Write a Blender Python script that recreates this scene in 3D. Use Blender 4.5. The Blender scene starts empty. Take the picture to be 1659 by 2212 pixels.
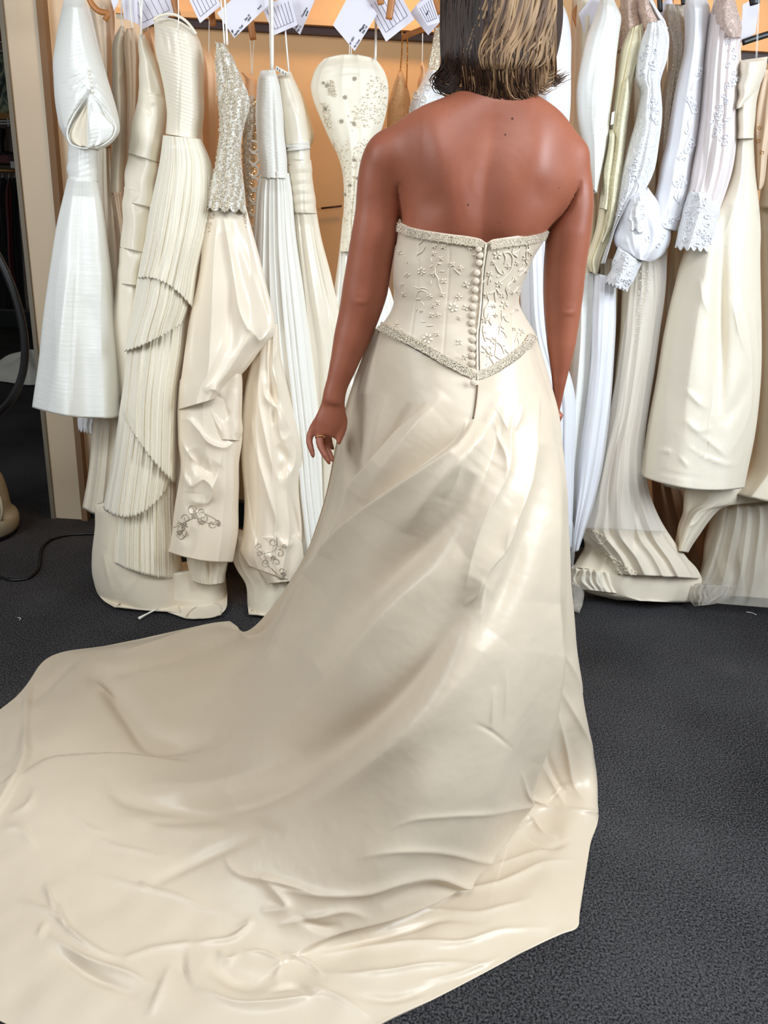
import bpy, bmesh, math, random
import numpy as np
from mathutils import Vector
from mathutils.bvhtree import BVHTree

sc = bpy.context.scene
COL = sc.collection
random.seed(7)
rng = np.random.default_rng(11)

# ---------------------------------------------------------------- camera
FPX = 1660.0
PITCH, ROLL, CAMH = math.radians(20.6), math.radians(3.4), 1.30
fw = np.array([0, math.cos(PITCH), -math.sin(PITCH)])
r0 = np.array([1.0, 0, 0]); u0 = np.array([0, math.sin(PITCH), math.cos(PITCH)])
RR = math.cos(ROLL) * r0 + math.sin(ROLL) * u0
UU = -math.sin(ROLL) * r0 + math.cos(ROLL) * u0
CC = np.array([0, 0, CAMH])
cam = bpy.data.cameras.new('camera'); cam_o = bpy.data.objects.new('camera', cam); COL.objects.link(cam_o)
cam.sensor_fit = 'VERTICAL'; cam.sensor_height = 24.0; cam.lens = 24.0 * FPX / 2212.0
cam.clip_start = 0.05; cam.clip_end = 60
from mathutils import Matrix
cam_o.matrix_world = Matrix(((RR[0], UU[0], -fw[0], 0), (RR[1], UU[1], -fw[1], 0), (RR[2], UU[2], -fw[2], CAMH), (0, 0, 0, 1)))
sc.camera = cam_o

# ---------------------------------------------------------------- light
sc.view_settings.view_transform = 'Standard'; sc.view_settings.look = 'None'
sc.view_settings.gamma = 1.0; sc.view_settings.use_curve_mapping = False
sc.view_settings.exposure = 0.0
w = bpy.data.worlds.new('daylit_room'); sc.world = w; w.use_nodes = True
w.node_tree.nodes['Background'].inputs[0].default_value = (1.0, 0.95, 0.88, 1)
w.node_tree.nodes['Background'].inputs[1].default_value = 0.17

def area(name, loc, target, sx, sy, power, col):
    l = bpy.data.lights.new(name, 'AREA'); l.shape = 'RECTANGLE'; l.size = sx; l.size_y = sy
    l.energy = power; l.color = col
    o = bpy.data.objects.new(name, l); COL.objects.link(o); o.location = loc
    d = Vector(target) - Vector(loc); o.rotation_euler = d.to_track_quat('-Z', 'Y').to_euler()
    return o
area('window_daylight_right', (2.1, 0.45, 2.05), (0.1, 1.6, 0.5), 1.0, 1.3, 88, (0.80, 0.90, 1.0))
wl = area('window_daylight_left', (-2.1, 0.45, 1.95), (-0.6, 2.5, 0.95), 1.1, 1.3, 24, (0.86, 0.93, 1.0)); wl.data.spread = math.radians(140)
area('window_daylight_behind', (-0.6, -1.9, 1.9), (-0.3, 1.6, 0.4), 1.6, 1.2, 4, (0.9, 0.95, 1.0))
area('ceiling_fill', (-0.15, 0.05, 2.5), (-0.1, 0.85, 0.0), 1.1, 0.7, 25, (0.90, 0.95, 1.0))  # added ceiling area light, no window overhead; brightens the near train
def spot(name, loc, target, power, col, size=1.4, rad=0.06):
    l = bpy.data.lights.new(name, 'SPOT'); l.energy = power; l.color = col; l.spot_size = size; l.spot_blend = 0.9
    l.shadow_soft_size = rad
    o = bpy.data.objects.new(name, l); COL.objects.link(o); o.location = loc
    o.rotation_euler = (Vector(target) - Vector(loc)).to_track_quat('-Z', 'Y').to_euler()
for x_, p_ in ((-1.0, 15), (-0.1, 23), (1.1, 16)):
    spot('ceiling_downlight', (x_, 2.86, 2.45), (x_, 3.14, 1.3), p_, (1.0, 0.58, 0.25), 1.7)

# ---------------------------------------------------------------- helpers
def A(*v): return np.array(v, float)
def ray(x, y):
    x = np.asarray(x, float)[..., None]; y = np.asarray(y, float)[..., None]
    return fw + RR * ((x - 829.5) / FPX) - UU * ((y - 1106) / FPX)
def P(x, y, Y):                       # photograph pixel -> point on the plane at depth Y
    d = ray(x, y); return CC + d * (np.asarray(Y, float)[..., None] / d[..., 1:2])
def G(x, y, z=0.0):                   # photograph pixel -> point at height z (the floor)
    d = ray(x, y); return CC + d * ((z - CAMH) / d[..., 2:3])
def PROJ(v):
    q = np.asarray(v, float) - CC; dz = q @ fw
    return 829.5 + FPX * (q @ RR) / dz, 1106 - FPX * (q @ UU) / dz

def cr(pts, n):                       # smooth curve through points (centripetal hermite), n samples
    p = np.asarray(pts, float); k = len(p)
    if k == 2:
        t = np.linspace(0, 1, n)[:, None]; return p[0] * (1 - t) + p[1] * t
    d = np.maximum(np.linalg.norm(np.diff(p, axis=0), axis=1), 1e-6) ** 0.75
    T = np.concatenate([[0], np.cumsum(d)])
    m = np.zeros_like(p); s = np.diff(p, axis=0) / d[:, None]
    m[1:-1] = (s[:-1] * d[1:, None] + s[1:] * d[:-1, None]) / (d[1:] + d[:-1])[:, None]
    m[0] = s[0]; m[-1] = s[-1]
    t = np.linspace(0, T[-1], n); i = np.clip(np.searchsorted(T, t, 'right') - 1, 0, k - 2)
    h = d[i]; u = ((t - T[i]) / h)[:, None]; h = h[:, None]
    return ((2*u**3 - 3*u**2 + 1) * p[i] + (u**3 - 2*u**2 + u) * h * m[i] + (-2*u**3 + 3*u**2) * p[i+1] + (u**3 - u**2) * h * m[i+1])

def link(name, me, mat, parent=None):
    o = bpy.data.objects.new(name, me); COL.objects.link(o)
    if mat: me.materials.append(mat)
    if parent is not None: o.parent = parent
    return o
def wloc(o):
    v = Vector((0, 0, 0))
    while o is not None: v += o.location; o = o.parent
    return np.array(v)
def mesh(name, V, Fc, mat, parent=None, smooth=True, origin=None):
    """world-space verts -> ONE mesh object, origin at the parent's base (or its own base)"""
    V = np.asarray(V, float)
    base = wloc(parent) if parent is not None else np.zeros(3)
    if parent is None:
        origin = A((V[:, 0].min() + V[:, 0].max()) / 2, (V[:, 1].min() + V[:, 1].max()) / 2, V[:, 2].min()) if origin is None else np.asarray(origin, float)
    else: origin = base
    me = bpy.data.meshes.new(name)
    me.from_pydata((V - origin).tolist(), [], Fc if isinstance(Fc, list) else Fc.tolist())
    me.update()
    if smooth: me.polygons.foreach_set('use_smooth', [True] * len(me.polygons))
    o = link(name, me, mat, parent)
    if parent is None: o.location = origin
    return o
def tag(o, label=None, cat=None, group=None, kind=None):
    if label: o['label'] = label
    if cat: o['category'] = cat
    if group: o['group'] = group
    if kind: o['kind'] = kind
    return o
def empty(name, loc, label, cat, group=None):
    o = bpy.data.objects.new(name, None); COL.objects.link(o); o.location = Vector([float(c) for c in loc]); o.empty_display_size = 0.05
    return tag(o, label, cat, group)
def grid(nr, nc, wrap=True, off=0):
    r = np.arange(nr - 1)[:, None]; c = np.arange(nc if wrap else nc - 1)[None, :]
    c2 = (c + 1) % nc
    q = np.stack([r * nc + c, r * nc + c2, (r + 1) * nc + c2, (r + 1) * nc + c], -1).reshape(-1, 4) + off
    return q
class MB:                             # collects pieces that together are ONE part
    def __init__(s): s.V = []; s.F = []; s.n = 0
    def add(s, V, Fc):
        V = np.asarray(V, float); s.V.append(V)
        s.F += [[i + s.n for i in f] for f in (Fc.tolist() if hasattr(Fc, 'tolist') else Fc)]
        s.n += len(V)
    def tube(s, pts, r, seg=8, n=None, flat=1.0, cap=True, nrm=None):
        p = cr(pts, n) if n else np.asarray(pts, float); k = len(p)
        rr = np.interp(np.linspace(0, 1, k), np.linspace(0, 1, len(np.atleast_1d(r))), np.atleast_1d(r)) if np.ndim(r) else np.full(k, r)
        t = np.gradient(p, axis=0); t /= np.maximum(np.linalg.norm(t, axis=1, keepdims=True), 1e-9)
        up = A(0, 1, 0.01) if nrm is None else np.asarray(nrm, float)
        a = np.cross(t, up); a /= np.maximum(np.linalg.norm(a, axis=1, keepdims=True), 1e-6); b = np.cross(t, a)
        th = np.linspace(0, 2*math.pi, seg, endpoint=False)
        V = p[:, None] + rr[:, None, None] * (np.cos(th)[None, :, None] * a[:, None] + flat * np.sin(th)[None, :, None] * b[:, None])
        Fc = grid(k, seg).tolist()
        if cap: Fc += [list(range(seg))[::-1], list(range((k-1)*seg, k*seg))]
        s.add(V.reshape(-1, 3), Fc); return s
    def box(s, a, b):
        x0, y0, z0 = a; x1, y1, z1 = b
        V = [(x0,y0,z0),(x1,y0,z0),(x1,y1,z0),(x0,y1,z0),(x0,y0,z1),(x1,y0,z1),(x1,y1,z1),(x0,y1,z1)]
        s.add(V, [[0,3,2,1],[4,5,6,7],[0,1,5,4],[1,2,6,5],[2,3,7,6],[3,0,4,7]]); return s
    def ell(s, c, ax, nu=8, nv=5):    # ellipsoid, ax = three axis vectors
        ax = np.asarray(ax, float); c = np.asarray(c, float)
        V = [c + ax[2]]; 
        for i in range(1, nv):
            f = math.pi * i / nv
            for j in range(nu):
                g = 2*math.pi*j/nu
                V.append(c + math.sin(f)*(math.cos(g)*ax[0] + math.sin(g)*ax[1]) + math.cos(f)*ax[2])
        V.append(c - ax[2]); L = len(V) - 1; Fc = []
        for j in range(nu):
            k = (j+1) % nu; Fc.append([0, 1+j, 1+k]); Fc.append([L, L-nu+k, L-nu+j])
        for i in range(nv-2):
            for j in range(nu):
                k = (j+1) % nu; a = 1+i*nu; Fc.append([a+j, a+nu+j, a+nu+k, a+k])
        s.add(V, Fc); return s
    def build(s, name, mat, parent=None, smooth=True, **k):
        return mesh(name, np.concatenate(s.V), s.F, mat, parent, smooth, **k)
def beads(pts, r, jit=0.0):           # many tiny octahedra
    p = np.asarray(pts, float); n = len(p)
    R_ = (r * (1 + jit * (rng.random(n) - .5)))[:, None, None] if np.ndim(r) == 0 else np.asarray(r)[:, None, None]
    o = np.array([(1,0,0),(-1,0,0),(0,1,0),(0,-1,0),(0,0,1),(0,0,-1)], float)
    a = rng.random(n) * 6.28; ca, sa = np.cos(a), np.sin(a)
    M = np.zeros((n, 3, 3)); M[:, 0, 0] = ca; M[:, 0, 2] = sa; M[:, 2, 0] = -sa; M[:, 2, 2] = ca; M[:, 1, 1] = 1
    V = (p[:, None] + R_ * np.einsum('kj,nij->nki', o, M)).reshape(-1, 3)
    f = np.array([(0,2,4),(2,1,4),(1,3,4),(3,0,4),(2,0,5),(1,2,5),(3,1,5),(0,3,5)])
    return V, (f[None] + 6*np.arange(n)[:, None, None]).reshape(-1, 3)

def creases(px, py, lines):
    """height field of traced cloth folds: (points, width, amplitude, kind[, taper])"""
    px = np.asarray(px, float); py = np.asarray(py, float); out = np.zeros(px.shape)
    for L in lines:
        pts, w_, amp, kind = L[:4]
        q = cr(np.asarray(pts, float), max(8, 4 * len(pts))); 
        e_ = 9 if kind in 'sc' else 4
        m = (px > q[:, 0].min() - e_*w_) & (px < q[:, 0].max() + e_*w_) & (py > q[:, 1].min() - e_*w_) & (py < q[:, 1].max() + e_*w_)
        if not m.any(): continue
        X = px[m]; Y = py[m]; best = np.full(X.shape, 1e9); sg = np.zeros(X.shape); tt = np.zeros(X.shape)
        sl = np.linalg.norm(np.diff(q, axis=0), axis=1); cum = np.concatenate([[0], np.cumsum(sl)]); tot = cum[-1]
        for i in range(len(q) - 1):
            a = q[i]; d = q[i+1] - a; l2 = max(d @ d, 1e-9)
            u = np.clip(((X - a[0]) * d[0] + (Y - a[1]) * d[1]) / l2, 0, 1)
            ex = X - a[0] - u*d[0]; ey = Y - a[1] - u*d[1]; dd = np.hypot(ex, ey)
            k = dd < best; best[k] = dd[k]; sg[k] = np.sign(d[0]*ey - d[1]*ex)[k]; tt[k] = ((cum[i] + u*sl[i]) / tot)[k]
        tap = 1.08*np.sin(np.pi * np.clip(tt, 0, 1)) ** 0.9 if len(L) < 5 else np.interp(tt, np.linspace(0, 1, len(L[4])), L[4])
        if kind == 'r': f = np.exp(-(best / w_)**(1.5 if w_ > 10 else 1.25))
        elif kind == 'v': f = -np.exp(-(best / w_)**2)
        elif kind == 'c': f = np.exp(-best / w_)                    # sharp pinched ridge
        elif kind == 'rv': f = np.exp(-(best/w_)**2) * np.tanh(sg*best/(w_*.4))   # ridge on one side, trough on the other
        elif kind == 's':
            sd = sg*best; k_ = 1/(1+np.exp(-sd/1.8)); f = k_*np.exp(-np.abs(sd)/w_) - (1-k_)*.25*np.exp(-np.abs(sd)/(w_*.4))     # overlapping edge: right-hand side (down the path) stands proud
        out[m] += amp * tap * f
    return out
def fbm(x, y, f, seed, n=7):
    r = np.random.default_rng(seed); o = 0
    for i in range(n):
        a = r.random()*6.28; k = f * (0.6 + 0.9*r.random()); o = o + np.sin(k*(x*math.cos(a) + y*math.sin(a)) + r.random()*6.28)
    return o / n**.5

# ---------------------------------------------------------------- materials
def newmat(name):
    m = bpy.data.materials.new(name); m.use_nodes = True; nt = m.node_tree
    return m, nt, nt.nodes['Principled BSDF'], nt.nodes, nt.links
def lin(c):
    c = [v/255 for v in c]; return tuple(v/12.92 if v <= .04045 else ((v+.055)/1.055)**2.4 for v in c) + (1,)
def noise_bump(nt, b, scale, strength, dist, stretch=None, detail=3):
    N = nt.nodes; tc = N.new('ShaderNodeTexCoord'); nz = N.new('ShaderNodeTexNoise'); bp = N.new('ShaderNodeBump')
    nz.inputs['Scale'].default_value = scale; nz.inputs['Detail'].default_value = detail
    src = tc.outputs['Object']
    if stretch:
        mp = N.new('ShaderNodeMapping'); mp.inputs['Scale'].default_value = stretch; nt.links.new(src, mp.inputs[0]); src = mp.outputs[0]
    nt.links.new(src, nz.inputs['Vector']); nt.links.new(nz.outputs['Fac'], bp.inputs['Height'])
    bp.inputs['Strength'].default_value = strength; bp.inputs['Distance'].default_value = dist
    nt.links.new(bp.outputs[0], b.inputs['Normal']); return bp
def cloth(name, col, rough=.5, sheen=.2, spec=.5, bump=(60, .25, .004), stretch=None, alpha=1.0, coat=0.0, transl=0.0):
    m, nt, b, N, L = newmat(name)
    b.inputs['Base Color'].default_value = lin(col); b.inputs['Roughness'].default_value = rough
    b.inputs['Specular IOR Level'].default_value = spec
    b.inputs['Sheen Weight'].default_value = sheen; b.inputs['Sheen Roughness'].default_value = .4
    if coat: b.inputs['Coat Weight'].default_value = coat; b.inputs['Coat Roughness'].default_value = .3
    if bump: noise_bump(nt, b, *bump, stretch=stretch)
    if alpha < 1: b.inputs['Alpha'].default_value = alpha
    return m
def lace_mat(name, col, scale=90, hole=.35, rough=.6, solid=.75):
    """procedural lace: net of distorted cells with denser motif areas"""
    m, nt, b, N, L = newmat(name)
    tc = N.new('ShaderNodeTexCoord'); nz = N.new('ShaderNodeTexNoise'); nz.inputs['Scale'].default_value = scale*.3
    mix = N.new('ShaderNodeMix'); mix.data_type = 'VECTOR'; mix.inputs['Factor'].default_value = .035
    L.new(tc.outputs['Object'], nz.inputs['Vector']); L.new(tc.outputs['Object'], mix.inputs[4]); L.new(nz.outputs['Color'], mix.inputs[5])
    vo = N.new('ShaderNodeTexVoronoi'); vo.feature = 'DISTANCE_TO_EDGE'; vo.inputs['Scale'].default_value = scale
    L.new(mix.outputs[1], vo.inputs['Vector'])
    v2 = N.new('ShaderNodeTexVoronoi'); v2.inputs['Scale'].default_value = scale*.28; L.new(mix.outputs[1], v2.inputs['Vector'])
    w1 = N.new('ShaderNodeMath'); w1.operation = 'MULTIPLY'; w1.inputs[1].default_value = 34; L.new(v2.outputs['Distance'], w1.inputs[0])
    sn = N.new('ShaderNodeMath'); sn.operation = 'SINE'; L.new(w1.outputs[0], sn.inputs[0])
    r1 = N.new('ShaderNodeMapRange'); r1.inputs['From Min'].default_value = .02; r1.inputs['From Max'].default_value = .09
    r1.inputs['To Min'].default_value = 1; r1.inputs['To Max'].default_value = 0; L.new(vo.outputs['Distance'], r1.inputs['Value'])
    mx = N.new('ShaderNodeMath'); mx.operation = 'MAXIMUM'; L.new(r1.outputs[0], mx.inputs[0]); L.new(sn.outputs[0], mx.inputs[1])
    r2 = N.new('ShaderNodeMapRange'); r2.inputs['To Min'].default_value = 1-hole; r2.inputs['To Max'].default_value = 1; L.new(mx.outputs[0], r2.inputs['Value'])
    L.new(r2.outputs[0], b.inputs['Alpha'])
    bp = N.new('ShaderNodeBump'); bp.inputs['Strength'].default_value = .7; bp.inputs['Distance'].default_value = .002
    L.new(mx.outputs[0], bp.inputs['Height']); L.new(bp.outputs[0], b.inputs['Normal'])
    b.inputs['Base Color'].default_value = lin(col); b.inputs['Roughness'].default_value = rough; b.inputs['Sheen Weight'].default_value = .2
    return m
def plain(name, col, rough=.5, metal=0.0, spec=.5, bump=None):
    m, nt, b, N, L = newmat(name); b.inputs['Base Color'].default_value = lin(col)
    b.inputs['Roughness'].default_value = rough; b.inputs['Metallic'].default_value = metal; b.inputs['Specular IOR Level'].default_value = spec
    if bump: noise_bump(nt, b, *bump)
    return m
M = {}
# ================================================================ SETTING
def carpet_mat():
    m, nt, b, N, L = newmat('charcoal_loop_carpet')
    tc = N.new('ShaderNodeTexCoord'); vo = N.new('ShaderNodeTexVoronoi'); vo.inputs['Scale'].default_value = 300
    nz = N.new('ShaderNodeTexNoise'); nz.inputs['Scale'].default_value = 210; nz.inputs['Detail'].default_value = 2
    n2 = N.new('ShaderNodeTexNoise'); n2.inputs['Scale'].default_value = 2.2; n2.inputs['Detail'].default_value = 3
    for n in (vo, nz, n2): L.new(tc.outputs['Object'], n.inputs['Vector'])
    cr_ = N.new('ShaderNodeValToRGB'); e = cr_.color_ramp.elements
    e[0].position = .36; e[0].color = lin((28, 27, 29)); e[1].position = .66; e[1].color = lin((86, 85, 86))
    mx = N.new('ShaderNodeMath'); mx.operation = 'MULTIPLY_ADD'; mx.inputs[1].default_value = .35; L.new(n2.outputs['Fac'], mx.inputs[0])
    L.new(nz.outputs['Fac'], mx.inputs[2]); s = N.new('ShaderNodeMath'); s.operation = 'SUBTRACT'; s.inputs[1].default_value = .17
    L.new(mx.outputs[0], s.inputs[0]); L.new(s.outputs[0], cr_.inputs['Fac']); L.new(cr_.outputs[0], b.inputs['Base Color'])
    b.inputs['Roughness'].default_value = .95; b.inputs['Specular IOR Level'].default_value = .15
    bp = N.new('ShaderNodeBump'); bp.inputs['Strength'].default_value = .9; bp.inputs['Distance'].default_value = .004; bp.invert = True
    L.new(vo.outputs['Distance'], bp.inputs['Height']); L.new(bp.outputs[0], b.inputs['Normal'])
    return m
M['carpet'] = carpet_mat()
M['wall'] = plain('warm_cream_paint', (214, 172, 124), .75, bump=(30, .12, .003))
M['trimpaint'] = plain('cream_gloss_paint', (208, 190, 162), .45, bump=(25, .1, .002))
M['groove'] = plain('joint_shadow_brown', (128, 100, 72), .8)
M['dark_rail'] = plain('dark_brown_rail', (58, 30, 22), .5)
M['teal'] = plain('dark_teal_skirting', (20, 38, 42), .5)
M['farwall'] = plain('far_room_paint', (92, 88, 84), .8)

b_ = MB(); b_.add([(-6.5,-3,0),(4.5,-3,0),(4.5,9.2,0),(-6.5,9.2,0),(-6.5,-3,-.05),(4.5,-3,-.05),(4.5,9.2,-.05),(-6.5,9.2,-.05)],
      [[0,1,2,3],[7,6,5,4],[0,4,5,1],[1,5,6,2],[2,6,7,3],[3,7,4,0]])
tag(b_.build('floor', M['carpet'], smooth=False, origin=(0, 0, 0)), kind='structure')
wb = MB().box((-1.40, 3.22, 0), (3.6, 3.34, 2.62)).build('wall_back', M['wall'], smooth=False, origin=(0, 3.22, 0)); tag(wb, kind='structure')
# end of the partition: cream jamb with a shallow step and grooves
ps = MB().box((-1.452, 3.14, .0), (-1.30, 3.36, 2.62)).build('wall_left', M['trimpaint'], smooth=False); tag(ps, kind='structure')
t1 = MB().box((-1.300, 3.175, .10), (-0.97, 3.24, 2.62)).build('trim_1', M['trimpaint'], smooth=False); tag(t1, kind='structure')
t2 = MB().box((-1.325, 3.125, .0), (-1.300, 3.165, 2.62)).build('trim_2', M['groove'], smooth=False); tag(t2, kind='structure')
t3 = MB().box((-1.462, 3.130, .0), (-1.446, 3.36, 2.62)).build('trim_3', plain('edge_bead_grey', (120, 112, 96), .6), smooth=False); tag(t3, kind='structure')
t4 = MB().box((-1.115, 3.165, .10), (-1.085, 3.20, 2.62)).build('trim_4', M['groove'], smooth=False); tag(t4, kind='structure')
bb = MB().box((-1.30, 3.16, 0), (3.6, 3.22, .115)).build('baseboard_back', M['teal'], smooth=False, origin=(0, 3.16, 0)); tag(bb, kind='structure')
# picture-rail: pale ledge over a dark strip
z0 = P(700, 68, 3.2)[2]
r_ = MB().box((-1.06, 3.19, z0-.012), (3.5, 3.22, z0+.012)).build('trim_5', M['dark_rail'], smooth=False); tag(r_, kind='structure')
r_ = MB().box((-1.06, 3.165, z0+.012), (3.5, 3.22, z0+.03)).build('trim_6', M['wall'], smooth=False); tag(r_, kind='structure')
cl = MB().box((-6.5, -3, 2.62), (4.5, 9.2, 2.7)).build('ceiling', plain('ceiling_paint', (225, 220, 210), .9), smooth=False, origin=(0, 0, 2.62))
tag(cl, kind='structure')
wr = MB().box((3.6, 1.2, 0), (3.7, 3.34, 2.62)).build('wall_right', M['wall'], smooth=False); tag(wr, kind='structure')
wf = MB().box((-6.5, 8.6, 0), (-1.2, 8.7, 2.62)).build('wall_far', M['farwall'], smooth=False); tag(wf, kind='structure')
bf = MB().box((-6.5, 8.54, 0), (-1.2, 8.6, .16)).build('baseboard_far', M['teal'], smooth=False); tag(bf, kind='structure')
# thin dark line on the wall, nature unknown, drawn as a tube
c0, c1 = P(694, 450, 3.205), P(738, 445, 3.205)
wire = MB().tube([c0, c1], .0035, 6).build('wall_streak', M['dark_rail']); tag(wire, 'short thin dark rod on the orange wall left of the beaded chiffon dress', 'streak')
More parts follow.
